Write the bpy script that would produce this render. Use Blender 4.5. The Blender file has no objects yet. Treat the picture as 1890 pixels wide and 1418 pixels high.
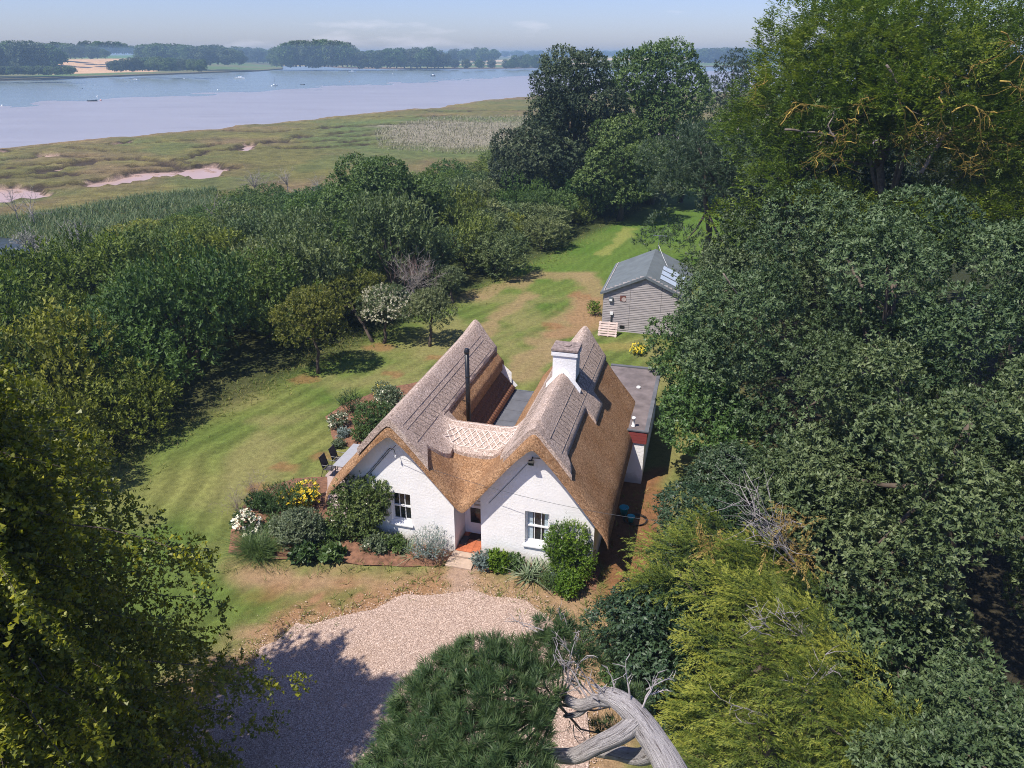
import bpy, bmesh, math, random
import numpy as np
from mathutils import Vector, Matrix, noise as mnoise

# ------------------------------------------------------------------ camera, world, sun
scene = bpy.context.scene
col = scene.collection
CAM_H = 17.0
F_PX, IW, IH, HORIZON = 1335.0, 1890.0, 1418.0, 98.0
PITCH = math.atan((IH / 2 - HORIZON) / F_PX)
cam_d = bpy.data.cameras.new('camera')
cam = bpy.data.objects.new('camera', cam_d); col.objects.link(cam)
cam_d.sensor_fit = 'HORIZONTAL'; cam_d.sensor_width = 36.0
cam_d.lens = 36.0 * F_PX / IW
cam_d.clip_start = 0.1; cam_d.clip_end = 20000
cam.location = (0, 0, CAM_H)
cam.rotation_euler = (math.pi / 2 - PITCH, 0, 0)
scene.camera = cam

SUN_TRAVEL = Vector((1.295, 0.954, -2.77)).normalized()      # shadows fall to the right and away
sun_d = bpy.data.lights.new('sun', 'SUN'); sun_d.energy = 5.0; sun_d.angle = math.radians(0.55)
sun_d.color = (1.0, 0.93, 0.84)
sun = bpy.data.objects.new('sun', sun_d); col.objects.link(sun)
sun.rotation_euler = SUN_TRAVEL.to_track_quat('-Z', 'Y').to_euler()
sun.location = (-20, -15, 60)

world = bpy.data.worlds.new('World'); scene.world = world; world.use_nodes = True
wn = world.node_tree; wn.nodes.clear()
w_out = wn.nodes.new('ShaderNodeOutputWorld'); w_bg = wn.nodes.new('ShaderNodeBackground')
w_sky = wn.nodes.new('ShaderNodeTexSky'); w_sky.sky_type = 'NISHITA'; w_sky.sun_disc = False
to_sun = -SUN_TRAVEL
w_sky.sun_elevation = math.asin(to_sun.z)
w_sky.sun_rotation = math.atan2(to_sun.x, to_sun.y)
w_sky.altitude = 0; w_sky.air_density = 1.0; w_sky.dust_density = 0.6; w_sky.ozone_density = 1.0
w_bg.inputs['Strength'].default_value = 0.115
w_tint = wn.nodes.new('ShaderNodeMix'); w_tint.data_type = 'RGBA'; w_tint.blend_type = 'MULTIPLY'
w_tint.inputs['Factor'].default_value = 1.0
w_tint.inputs['B'].default_value = (.605, .66, .99, 1)
# faint fair-weather cloud drifting over the whole sky
w_tc = wn.nodes.new('ShaderNodeTexCoord'); w_map = wn.nodes.new('ShaderNodeMapping')
w_map.inputs['Scale'].default_value = (3.0, 3.0, 16.0)
w_no = wn.nodes.new('ShaderNodeTexNoise'); w_no.inputs['Scale'].default_value = 2.2; w_no.inputs['Detail'].default_value = 7
w_rp = wn.nodes.new('ShaderNodeMapRange'); w_rp.inputs['From Min'].default_value = 0.60; w_rp.inputs['From Max'].default_value = 0.80
w_rp.inputs['To Max'].default_value = 0.55
w_cl = wn.nodes.new('ShaderNodeMix'); w_cl.data_type = 'RGBA'; w_cl.inputs['B'].default_value = (6.6, 6.4, 7.2, 1)
L = wn.links.new
L(w_tc.outputs['Generated'], w_map.inputs['Vector']); L(w_map.outputs['Vector'], w_no.inputs['Vector'])
L(w_no.outputs['Fac'], w_rp.inputs['Value']); L(w_rp.outputs['Result'], w_cl.inputs['Factor'])
L(w_sky.outputs['Color'], w_tint.inputs['A']); L(w_tint.outputs['Result'], w_cl.inputs['A'])
L(w_cl.outputs['Result'], w_bg.inputs['Color']); L(w_bg.outputs['Background'], w_out.inputs['Surface'])

vs = scene.view_settings
vs.view_transform = 'Standard'; vs.look = 'None'; vs.gamma = 1.0; vs.exposure = 0.48; vs.use_curve_mapping = False
cy = scene.cycles
cy.max_bounces = 6; cy.diffuse_bounces = 3; cy.glossy_bounces = 3; cy.transmission_bounces = 4
cy.volume_bounces = 0; cy.transparent_max_bounces = 8; cy.use_denoising = True; cy.denoising_prefilter = 'NONE'
cy.caustics_reflective = False; cy.caustics_refractive = False
cy.filter_width = 1.0; cy.use_adaptive_sampling = True; cy.adaptive_threshold = 0.015

# ------------------------------------------------------------------ helpers
def ray(px, py):
    u = (px - IW / 2) / F_PX; v = -(py - IH / 2) / F_PX
    return np.array([u, math.cos(PITCH) + v * math.sin(PITCH), -math.sin(PITCH) + v * math.cos(PITCH)])
def G(px, py, z=0.0):
    d = ray(px, py); t = (z - CAM_H) / d[2]
    return np.array([0, 0, CAM_H]) + d * t
def AT(px, py, Y):
    d = ray(px, py); return np.array([0, 0, CAM_H]) + d * (Y / d[1])

def tag(o, label=None, cat=None, group=None, kind=None):
    if label: o['label'] = label
    if cat: o['category'] = cat
    if group: o['group'] = group
    if kind: o['kind'] = kind
    return o
def empty(name, loc=(0, 0, 0), rz=0.0):
    o = bpy.data.objects.new(name, None); col.objects.link(o)
    o.location = tuple(float(c) for c in loc); o.rotation_euler = (0, 0, rz); o.empty_display_size = 0.2
    return o
def thing(name, label, cat, loc=(0, 0, 0), rz=0.0, group=None):
    return tag(empty(name, loc, rz), label, cat, group)
def link(name, me, mat=None, parent=None):
    o = bpy.data.objects.new(name, me); col.objects.link(o)
    if mat and not me.materials: me.materials.append(mat)
    if parent: o.parent = parent
    return o
def copy_tree(o, parent=None):
    c = o.copy(); col.objects.link(c); c.parent = parent
    for ch in list(o.children): copy_tree(ch, c)
    return c
def rot_basis(d):
    d = Vector(d).normalized()
    u = d.orthogonal().normalized(); v = d.cross(u)
    return d, u, v

class MB:
    def __init__(s): s.v = []; s.f = []
    def add(s, vs_, fs_):
        n = len(s.v); s.v += [tuple(map(float, q)) for q in vs_]; s.f += [tuple(n + i for i in f) for f in fs_]
        return s
    def box(s, a, b, M=None):
        x0, y0, z0 = a; x1, y1, z1 = b
        V = [(x0,y0,z0),(x1,y0,z0),(x1,y1,z0),(x0,y1,z0),(x0,y0,z1),(x1,y0,z1),(x1,y1,z1),(x0,y1,z1)]
        if M is not None: V = [tuple(M @ Vector(q)) for q in V]
        return s.add(V, [(0,3,2,1),(4,5,6,7),(0,1,5,4),(1,2,6,5),(2,3,7,6),(3,0,4,7)])
    def bar(s, p, q, w, h=None):
        h = h or w
        p = Vector(p); q = Vector(q); d = (q - p).normalized()
        u = d.cross(Vector((0, 0, 1)));  u = u.normalized() if u.length > 1e-4 else Vector((1, 0, 0))
        v = u.cross(d)
        V = [p + u*a*w/2 + v*b*h/2 for a, b in ((-1,-1),(1,-1),(1,1),(-1,1))] + [q + u*a*w/2 + v*b*h/2 for a, b in ((-1,-1),(1,-1),(1,1),(-1,1))]
        return s.add(V, [(0,1,2,3),(7,6,5,4),(0,4,5,1),(1,5,6,2),(2,6,7,3),(3,7,4,0)])
    def tube(s, pts, rad, n=7, cap=True):
        pts = [Vector(p) for p in pts]
        if not hasattr(rad, '__len__'): rad = [rad] * len(pts)
        V = []; Fc = []; u = None
        for k, p in enumerate(pts):
            d = (pts[min(k + 1, len(pts) - 1)] - pts[max(k - 1, 0)]).normalized()
            if u is None: u = d.orthogonal().normalized()
            u = (u - d * u.dot(d)).normalized(); w = d.cross(u)
            for j in range(n):
                a = 2 * math.pi * j / n
                V.append(p + (u * math.cos(a) + w * math.sin(a)) * rad[k])
        for k in range(len(pts) - 1):
            for j in range(n):
                a, b = k * n + j, k * n + (j + 1) % n
                Fc.append((a, b, b + n, a + n))
        if cap:
            Fc.append(tuple(range(n))[::-1]); Fc.append(tuple(len(V) - n + j for j in range(n)))
        return s.add(V, Fc)
    def lathe(s, prof, n=14, c=(0, 0, 0)):
        V = []; Fc = []
        for r, z in prof:
            for j in range(n):
                a = 2 * math.pi * j / n; V.append((c[0] + r * math.cos(a), c[1] + r * math.sin(a), c[2] + z))
        for k in range(len(prof) - 1):
            for j in range(n):
                a, b = k * n + j, k * n + (j + 1) % n; Fc.append((a, b, b + n, a + n))
        Fc.append(tuple(range(n))[::-1]); Fc.append(tuple(len(V) - n + j for j in range(n)))
        return s.add(V, Fc)
    def prism(s, poly, z0, z1):
        n = len(poly)
        V = [(x, y, z0) for x, y in poly] + [(x, y, z1) for x, y in poly]
        return s.add(V, [tuple(range(n))[::-1], tuple(range(n, 2 * n))] + [(i, (i + 1) % n, n + (i + 1) % n, n + i) for i in range(n)])
    def mesh(s, name, smooth=False):
        me = bpy.data.meshes.new(name); me.from_pydata(s.v, [], s.f); me.update()
        if smooth: me.polygons.foreach_set('use_smooth', [True] * len(me.polygons))
        return me
    def build(s, name, mat, parent=None, smooth=False):
        return link(name, s.mesh(name, smooth), mat, parent)

def bevel(o, w=0.01, seg=2):
    m = o.modifiers.new('bevel', 'BEVEL'); m.width = w; m.segments = seg; m.limit_method = 'ANGLE'; return o

def np_mesh(name, V, Q, attrs=None, smooth=False):
    """V (n,3), Q (m,4) quads; attrs: name -> ('FLOAT', n) or ('COL', n,3)"""
    me = bpy.data.meshes.new(name)
    V = np.ascontiguousarray(V, np.float32); Q = np.ascontiguousarray(Q, np.int32)
    me.vertices.add(len(V)); me.vertices.foreach_set('co', V.ravel())
    me.loops.add(Q.size); me.loops.foreach_set('vertex_index', Q.ravel())
    me.polygons.add(len(Q)); k = Q.shape[1]
    me.polygons.foreach_set('loop_start', np.arange(len(Q), dtype=np.int32) * k)
    if smooth: me.polygons.foreach_set('use_smooth', np.ones(len(Q), bool))
    me.update(calc_edges=True)
    for an, (t, arr) in (attrs or {}).items():
        if t == 'FLOAT':
            a = me.attributes.new(an, 'FLOAT', 'POINT'); a.data.foreach_set('value', np.ascontiguousarray(arr, np.float32))
        else:
            a = me.attributes.new(an, 'FLOAT_COLOR', 'POINT')
            c = np.ones((len(arr), 4), np.float32); c[:, :3] = arr; a.data.foreach_set('color', c.ravel())
    return me
def grid_quads(nx, ny):
    i, j = np.meshgrid(np.arange(nx - 1), np.arange(ny - 1), indexing='ij')
    a = (i * ny + j).ravel(); return np.stack([a, a + ny, a + ny + 1, a + 1], 1)

def smooth01(a, b, x):
    t = np.clip((x - a) / (b - a), 0, 1); return t * t * (3 - 2 * t)
_rs = np.random.RandomState(5); _perm = _rs.rand(256, 256)
def vnoise(x, y, s):
    x = np.asarray(x) / s + 1000.3; y = np.asarray(y) / s + 1000.7
    xi = np.floor(x).astype(int); yi = np.floor(y).astype(int); fx = x - xi; fy = y - yi
    fx = fx * fx * (3 - 2 * fx); fy = fy * fy * (3 - 2 * fy)
    p = lambda a, b: _perm[a % 256, b % 256]
    return (p(xi, yi) * (1 - fx) + p(xi + 1, yi) * fx) * (1 - fy) + (p(xi, yi + 1) * (1 - fx) + p(xi + 1, yi + 1) * fx) * fy
def fbm(x, y, s, o=4):
    t = 0; a = .5
    for k in range(o): t = t + a * vnoise(x + 17 * k, y - 9 * k, s / 2 ** k); a *= .5
    return t / (1 - .5 ** o)
def seg_dist(X, Y, pts, closed=False):
    d = np.full(X.shape, 1e9); n = len(pts)
    for k in range(n if closed else n - 1):
        ax, ay = pts[k][:2]; bx, by = pts[(k + 1) % n][:2]; ux, uy = bx - ax, by - ay
        t = np.clip(((X - ax) * ux + (Y - ay) * uy) / (ux * ux + uy * uy + 1e-9), 0, 1)
        d = np.minimum(d, np.hypot(X - ax - t * ux, Y - ay - t * uy))
    return d
def in_poly(X, Y, pts):
    ins = np.zeros(X.shape, bool); n = len(pts)
    for k in range(n):
        ax, ay = pts[k][:2]; bx, by = pts[(k + 1) % n][:2]
        c = (ay > Y) != (by > Y)
        with np.errstate(divide='ignore', invalid='ignore'):
            ins ^= c & (X < (bx - ax) * (Y - ay) / (by - ay + 1e-12) + ax)
    return ins
def sdist(X, Y, pts):
    d = seg_dist(X, Y, pts, True); return np.where(in_poly(X, Y, pts), -d, d)

# ------------------------------------------------------------------ materials
def new_mat(name):
    m = bpy.data.materials.new(name); m.use_nodes = True; nt = m.node_tree
    return m, nt, nt.nodes['Principled BSDF'], nt.nodes['Material Output']
def node(nt, t, **kw):
    n = nt.nodes.new(t)
    for k, v in kw.items():
        if k in n.inputs: n.inputs[k].default_value = v
        else: setattr(n, k, v)
    return n
def c4(c): return (c[0], c[1], c[2], 1.0)
def mixc(nt, fac, a, b, mode='MIX'):
    n = nt.nodes.new('ShaderNodeMix'); n.data_type = 'RGBA'; n.blend_type = mode
    for s, v in (('Factor', fac), ('A', a), ('B', b)):
        if hasattr(v, 'is_output'): nt.links.new(v, n.inputs[s])
        else: n.inputs[s].default_value = v if s == 'Factor' else c4(v)
    return n.outputs['Result']
def tex_noise(nt, scale, detail=4, rough=.55, stretch=None, coord='Object'):
    tc = nt.nodes.new('ShaderNodeTexCoord'); out = tc.outputs[coord]
    if stretch:
        mp = nt.nodes.new('ShaderNodeMapping'); mp.inputs['Scale'].default_value = stretch
        nt.links.new(out, mp.inputs['Vector']); out = mp.outputs['Vector']
    n = node(nt, 'ShaderNodeTexNoise', Scale=scale, Detail=detail, Roughness=rough); nt.links.new(out, n.inputs['Vector'])
    return n.outputs['Fac']
def rng_map(nt, v, a, b, c=0.0, d=1.0):
    n = nt.nodes.new('ShaderNodeMapRange')
    for k, x in (('From Min', a), ('From Max', b), ('To Min', c), ('To Max', d)): n.inputs[k].default_value = x
    nt.links.new(v, n.inputs['Value']); return n.outputs['Result']
def add_bump(nt, bsdf, h, strength, dist=0.02):
    b = node(nt, 'ShaderNodeBump', Strength=strength, Distance=dist); nt.links.new(h, b.inputs['Height']); nt.links.new(b.outputs['Normal'], bsdf.inputs['Normal'])
def plain(name, c, rough=.6, metal=0.0, spec=.4, var=.18, scale=8.0, bump=0.0, bscale=40.0, stretch=None):
    m, nt, b, o = new_mat(name)
    f = tex_noise(nt, scale, 5, stretch=stretch)
    lo = tuple(x * (1 - var) for x in c); hi = tuple(min(1, x * (1 + var)) for x in c)
    nt.links.new(mixc(nt, rng_map(nt, f, .3, .7), lo, hi), b.inputs['Base Color'])
    b.inputs['Roughness'].default_value = rough; b.inputs['Metallic'].default_value = metal
    b.inputs['Specular IOR Level'].default_value = spec
    if bump: add_bump(nt, b, tex_noise(nt, bscale, 4, stretch=stretch), bump)
    return m
def leaf_mat(name, dark, mid, light, rough=.5, spec=.4, trans=.25, tcol=None, hue=.12):
    m, nt, b, o = new_mat(name)
    a = node(nt, 'ShaderNodeAttribute', attribute_name='v')
    r = nt.nodes.new('ShaderNodeValToRGB'); e = r.color_ramp.elements
    e[0].position = 0.0; e[0].color = c4(dark); e[1].position = 1.0; e[1].color = c4(light)
    x = e.new(.5); x.color = c4(mid)
    nt.links.new(a.outputs['Fac'], r.inputs['Fac'])
    oi = nt.nodes.new('ShaderNodeObjectInfo')
    hs = nt.nodes.new('ShaderNodeHueSaturation')
    nt.links.new(rng_map(nt, oi.outputs['Random'], 0, 1, .5 - hue * .12, .5 + hue * .2), hs.inputs['Hue'])
    nt.links.new(rng_map(nt, oi.outputs['Random'], 0, 1, 1 + hue, 1 - hue), hs.inputs['Value'])
    nt.links.new(r.outputs['Color'], hs.inputs['Color'])
    c = hs.outputs['Color']
    nt.links.new(c, b.inputs['Base Color']); b.inputs['Roughness'].default_value = rough; b.inputs['Specular IOR Level'].default_value = spec
    if trans > 0:
        t = nt.nodes.new('ShaderNodeBsdfTranslucent'); mx = nt.nodes.new('ShaderNodeMixShader'); mx.inputs['Fac'].default_value = trans
        nt.links.new(mixc(nt, 1.0, c, tcol or (1.5, 1.6, .6), 'MULTIPLY'), t.inputs['Color'])
        nt.links.new(b.outputs['BSDF'], mx.inputs[1]); nt.links.new(t.outputs['BSDF'], mx.inputs[2]); nt.links.new(mx.outputs['Shader'], o.inputs['Surface'])
    return m

M = {}
M['bark'] = plain('bark', (.085, .065, .05), .9, var=.4, scale=6, bump=.6, bscale=25, stretch=(1, 1, .25))
M['dead_wood'] = plain('dead_wood', (.27, .245, .24), .88, var=.5, scale=7, bump=1.0, bscale=22, stretch=(1, 1, .3))
M['twig'] = plain('twig', (.26, .23, .21), .9, var=.3)
M['lichen'] = plain('lichen', (.30, .205, .045), .9, var=.6, scale=7)
M['limb'] = plain('limb', (.16, .13, .11), .9, var=.45, scale=7)

# ------------------------------------------------------------------ foliage
def unit(a): return a / (np.linalg.norm(a, axis=-1, keepdims=True) + 1e-9)
def rand_dir(rng, n): return unit(rng.normal(size=(n, 3)))
def sprigs(rng, C, A, k, Ln, Wd, twig=.2, th=1.0, thsd=.25, flat=False, droop=0.0, bend=.26, vlo=0., vhi=1., nup=0.0, tone=None, tip=0.0):
    """k leaves on each twig that starts at C and runs along A"""
    m = len(C); A = unit(A)
    ref = np.where(np.abs(A[:, 2:3]) < .9, np.array([[0, 0, 1.]]), np.array([[1., 0, 0]]))
    U = unit(np.cross(A, ref)); V = np.cross(U, A)
    A, U, V, C2 = (np.repeat(q, k, 0) for q in (A, U, V, C)); n = m * k
    t = np.tile(np.linspace(0, 1, k), m) + rng.uniform(-.08, .08, n)
    az = (np.tile(np.arange(k) % 2, m) * math.pi + rng.normal(0, .35, n)) if flat else rng.uniform(0, 2 * math.pi, n)
    theta = np.clip(rng.normal(th, thsd, n), .05, 2.4) * (1 - .35 * np.clip(t, 0, 1))
    rad = U * np.cos(az)[:, None] + V * np.sin(az)[:, None]
    D = unit(A * np.cos(theta)[:, None] + rad * np.sin(theta)[:, None])
    N = unit(A * np.sin(theta)[:, None] - rad * np.cos(theta)[:, None] + rng.normal(0, bend, (n, 3)) + np.array([0, 0, nup]))
    if flat: N = unit(V + rng.normal(0, bend, (n, 3)))
    D = D + np.array([0, 0, -droop]); D = unit(D); N = unit(N - D * (N * D).sum(1, keepdims=True))
    P = C2 + A * (t * twig)[:, None] + np.array([0, 0, -1.0]) * (droop * .5 * twig * t ** 2)[:, None]
    ln = Ln * rng.uniform(.65, 1.25, n); wd = Wd * rng.uniform(.7, 1.25, n)
    base = np.repeat(rng.uniform(vlo, vhi, m), k); v = np.clip(base * .5 + rng.uniform(vlo, vhi, n) * .5 + (0 if tone is None else np.repeat(tone, k)) + tip * (t - .6), 0, 1)
    return P, D, N, ln, wd, v
def leaf_arrays(parts):
    P, D, N, ln, wd, v = (np.concatenate([p[i] for p in parts]) for i in range(6))
    S = np.cross(D, N); n = len(P); X = np.empty((n, 4, 3))
    X[:, 0] = P
    mid = P + D * (ln * .45)[:, None] + N * (wd * .16)[:, None]
    X[:, 1] = mid + S * (wd * .5)[:, None]; X[:, 3] = mid - S * (wd * .5)[:, None]
    X[:, 2] = P + D * ln[:, None] - N * (ln * .06)[:, None]
    return X.reshape(-1, 3), np.repeat(v, 4)
def leaf_mesh(name, parts, mat, quad=False):
    if quad:
        X, v = leaf_arrays(parts); k = 4
    else:                                   # smaller or farther leaves: one slanted triangle each
        P, D, N, ln, wd, v = (np.concatenate([p[i] for p in parts]) for i in range(6)); S = np.cross(D, N); k = 3; X = np.empty((len(P), 3, 3))
        X[:, 0] = P + D * (ln * .12)[:, None] - S * (wd * .62)[:, None]; X[:, 1] = P + D * (ln * .42)[:, None] + S * (wd * .62)[:, None]; X[:, 2] = P + D * (ln * 1.08)[:, None] - N * (ln * .06)[:, None]
        X = X.reshape(-1, 3); v = np.repeat(v, 3)
    me = np_mesh(name, X, np.arange(len(X)).reshape(-1, k), {'v': ('FLOAT', v)}); me.materials.append(mat); return me
def make_lobes(rng, c, r, m, lr, zmin=-.45, inner=.72):
    c = np.array(c, float); r = np.array(r, float); out = []
    while len(out) < m:
        d = rand_dir(rng, 1)[0]
        if d[2] < zmin: continue
        rho = inner * rng.uniform(.75, 1.08) if rng.rand() > .15 else rng.uniform(.1, .5)
        p = c + d * r * rho; q = lr * rng.uniform(.65, 1.35)
        out.append([*p, q * rng.uniform(.9, 1.25), q * rng.uniform(.9, 1.25), q * rng.uniform(.62, .95)])
    return np.array(out)
def crown_points(rng, lobes, n, shell=(.7, 1.06), low=-.35, cull=.74):
    w = (lobes[:, 3] * lobes[:, 4]); w = w / w.sum()
    N_ = int(n * 2.6); k = rng.choice(len(lobes), N_, p=w); d = rand_dir(rng, N_)
    keep = (d[:, 2] > low) | (rng.rand(N_) < .25); k, d = k[keep], d[keep]
    rho = shell[0] + (shell[1] - shell[0]) * rng.rand(len(k)) ** .6
    P = lobes[k, :3] + d * lobes[k, 3:] * rho[:, None]
    q = ((P[:, None, :] - lobes[None, :, :3]) / lobes[None, :, 3:]); q = (q ** 2).sum(2)
    q[np.arange(len(k)), k] = 9
    ok = q.min(1) > cull ** 2
    P, d = P[ok][:n], d[ok][:n]; crown_points.k = k[ok][:n]
    return P, unit(d / 1.0)
def trunk_mesh(rng, name, base, top, r0, r1, lobes=None, nl=8, wig=.06, n=8):
    mb = MB(); base = Vector(base); top = Vector(top); h = (top - base).length; pts = []; rad = []
    for k in range(7):
        t = k / 6; p = base.lerp(top, t) + Vector((rng.normal(0, wig), rng.normal(0, wig), 0)) * h * .3 * (t > 0)
        pts.append(p); rad.append(r0 * (1 - t) ** .8 * (1.0 if t else 1.35) + r1 * t)
    mb.tube(pts, rad, n)
    if lobes is not None:
        for q in lobes[rng.choice(len(lobes), min(nl, len(lobes)), replace=False)]:
            s = pts[int(rng.randint(3, 6))]; e = Vector(q[:3]); md = s.lerp(e, .5) + Vector((0, 0, -.06 * (e - s).length))
            mb.tube([s, md, e], [r0 * .38, r0 * .24, r0 * .06], 5)
    return mb.mesh(name, True)

# ------------------------------------------------------------------ the setting
def colour_ground_mat(name, nscale=9.0, amt=.35, bump=.5, bscale=30.0, rough=.95, spec=.15, bdist=.04):
    m, nt, b, o = new_mat(name)
    a = node(nt, 'ShaderNodeAttribute', attribute_name='col')
    f = tex_noise(nt, nscale, 6, .65); f2 = tex_noise(nt, nscale * 7, 3, .6)
    k = mixc(nt, rng_map(nt, f, .25, .75), (1 - amt,) * 3, (1 + amt,) * 3)
    k2 = mixc(nt, rng_map(nt, f2, .25, .75), (1 - amt * .9,) * 3, (1 + amt * .9,) * 3)
    c = mixc(nt, 1.0, mixc(nt, 1.0, a.outputs['Color'], k, 'MULTIPLY'), k2, 'MULTIPLY')
    nt.links.new(c, b.inputs['Base Color']); b.inputs['Roughness'].default_value = rough; b.inputs['Specular IOR Level'].default_value = spec
    add_bump(nt, b, tex_noise(nt, bscale, 5, .7), bump, bdist)
    return m
def PX(pts, z=0.0): return [tuple(G(x, y, z)[:2]) for x, y in pts]
def lerp(a, b, t): return a + (np.asarray(b) - a) * t[..., None]

HEDGE_PX = [(120, 1010), (200, 905), (225, 835), (420, 745), (560, 675), (640, 640), (705, 600), (860, 545), (1000, 485), (1100, 425), (1190, 372), (1240, 340)]
HEDGE = PX(HEDGE_PX)
MARSH_Z, MUD_Z, SEA_Z = -2.0, -2.75, -3.0
def s_coord(x, y): return -.864 * (x + 18.3) + .503 * (y - 29.7)      # metres beyond the lawn edge towards the marsh
def ground_h(x, y):
    s = s_coord(x, y)
    h = -1.4 * smooth01(5, 45, s) - 2.6 * smooth01(38, 60, s)
    h = np.where((y > 150), np.minimum(h, -4.0 * smooth01(150, 190, y)), h)
    h = h + 7.0 * smooth01(900, 2600, y) + 5.0 * smooth01(2200, 5000, y) 
    return h
gx = np.concatenate([np.arange(-9000, -900, 450), np.arange(-900, -46, 22), np.arange(-46, -24, .6), np.arange(-24, 12, .22), np.arange(12, 60, .9), np.arange(60, 900, 30), np.arange(900, 9001, 450)])
gy = np.concatenate([np.arange(-300, -15, 25), np.arange(-15, 10, 1.), np.arange(10, 50, .22), np.arange(50, 125, .7), np.arange(125, 400, 12), np.arange(400, 2600, 60), np.arange(2600, 12001, 400)])
X, Y = np.meshgrid(gx, gy, indexing='ij')
Z = ground_h(X, Y) + np.where((np.abs(X) < 100) & (Y < 130), (fbm(X, Y, 5.0) - .5) * .10 + (fbm(X, Y, .9, 2) - .5) * .03, 0)
A_, B_ = np.array([.090, .142, .026]), np.array([.19, .195, .058])
C = lerp(A_[None, None], B_, np.clip((fbm(X, Y, 4.2) - .3) * 2.2, 0, 1))
far_green = smooth01(46, 62, Y)
C = lerp(C, np.array([.085, .165, .022]), far_green * .7)
dh = seg_dist(X, Y, HEDGE)
st = np.sin(2 * math.pi * (dh + 1.1 * fbm(X, Y, 9)) / 1.1) * smooth01(.2, .5, fbm(X + 20, Y, 7))
C = C * (1 + .17 * (1 - .55 * far_green) * np.clip(st * 2, -1, 1) * smooth01(1.0, 2.5, dh))[..., None]
st2 = np.sin(2 * math.pi * (dh + .7 * fbm(X, Y, 3)) / .34); C = C * (1 + .06 * st2)[..., None]
dry = np.array([.34, .225, .125]); red = np.array([.27, .130, .062])
pale = np.array([.24, .22, .085])
C = lerp(C, pale, np.clip((fbm(X + 40, Y, 2.6) - .46) * 3.2, 0, .75) * (Y < 60))
def patch(pts, width, colr, amt=1.0, n=1.4, px=True):
    global C
    P = PX(pts) if px else pts
    d = seg_dist(X, Y, P) + (fbm(X, Y, n, 3) - .5) * width * 1.3
    C = lerp(C, np.array(colr), amt * (1 - smooth01(width * .45, width, d)))
def area(pts, colr, amt=1.0, soft=1.0, n=1.2):
    global C
    d = sdist(X, Y, PX(pts)) + (fbm(X, Y, n, 4) - .5) * soft * 3
    C = lerp(C, np.array(colr), amt * (1 - smooth01(-soft, soft, d)))
patch([(872, 548), (990, 508), (1075, 508), (1098, 530), (1065, 575), (1010, 640), (960, 690)], 1.5, dry, .62)
patch([(985, 545), (950, 560), (905, 595), (890, 625)], .9, dry, .6)
patch([(1160, 420), (1140, 450), (1110, 470)], .8, (.25, .26, .07), .8)
patch([(1090, 560), (1070, 600), (1040, 620)], 1.6, (.31, .19, .10), .8)
patch([(1080, 640), (1180, 640)], 1.2, (.26, .22, .07), .8)
for q in [(520, 862, .5), (590, 842, .6), (560, 700, .8), (690, 640, .8), (720, 690, .6), (470, 900, .5), (800, 660, .6), (660, 905, .4), (1010, 600, .7), (1060, 545, .8)]:
    patch([(q[0], q[1]), (q[0] + 14, q[1] + 2)], q[2], red, .6, .5)
# dry ground round the drive and the alley beside the cottage
area([(420, 1040), (560, 1035), (840, 1048), (1000, 1060), (1110, 1085), (1150, 1150), (1180, 1300), (1150, 1500), (1040, 1700), (300, 1900), (330, 1250), (500, 1110), (440, 1080)], dry, 1.0, .8)
area([(480, 1090), (640, 1070), (820, 1075), (800, 1110), (640, 1140), (500, 1170)], red * 1.1, .5, .8, .8)
area([(1110, 870), (1235, 860), (1225, 1000), (1170, 1120), (1100, 1110)], red * .85, .95, .4)
area([(620, 880), (560, 1040), (420, 1040), (500, 900)], (.17, .17, .05), .5, .6)
patch([(858, 1050), (852, 1075), (850, 1105)], .62, (.40, .275, .20), .95, .5)
patch([(300, 1130), (330, 1030), (260, 1000)], 1.5, (.10, .15, .03), .8)
dg = seg_dist(X, Y, PX([(330, 1250), (520, 1120), (650, 1100)]))
C = lerp(C, A_ * 1.1, (1 - smooth01(.2, .9, dg)) * np.clip((fbm(X, Y, .8) - .48) * 4, 0, .6))
C = C * .80
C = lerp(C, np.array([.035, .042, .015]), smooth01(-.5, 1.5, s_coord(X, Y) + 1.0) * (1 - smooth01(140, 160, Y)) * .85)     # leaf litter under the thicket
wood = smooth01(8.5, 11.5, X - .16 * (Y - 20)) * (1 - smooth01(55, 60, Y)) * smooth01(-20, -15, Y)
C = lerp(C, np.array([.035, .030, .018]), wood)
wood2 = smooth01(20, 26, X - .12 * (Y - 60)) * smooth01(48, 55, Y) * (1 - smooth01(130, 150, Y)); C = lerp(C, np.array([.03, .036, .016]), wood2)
farm = smooth01(600, 900, Y)
C = lerp(C, lerp(np.array([[[.07, .11, .03]]]), np.array([.28, .23, .10]), (fbm(X, Y, 500, 2) > .55) * 1.0), farm)
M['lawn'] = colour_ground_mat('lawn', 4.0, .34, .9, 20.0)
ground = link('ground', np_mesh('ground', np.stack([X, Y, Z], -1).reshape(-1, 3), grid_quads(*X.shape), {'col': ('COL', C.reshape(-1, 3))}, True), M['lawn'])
tag(ground, 'mown lawn and rough ground round the cottage', kind='structure')

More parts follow.
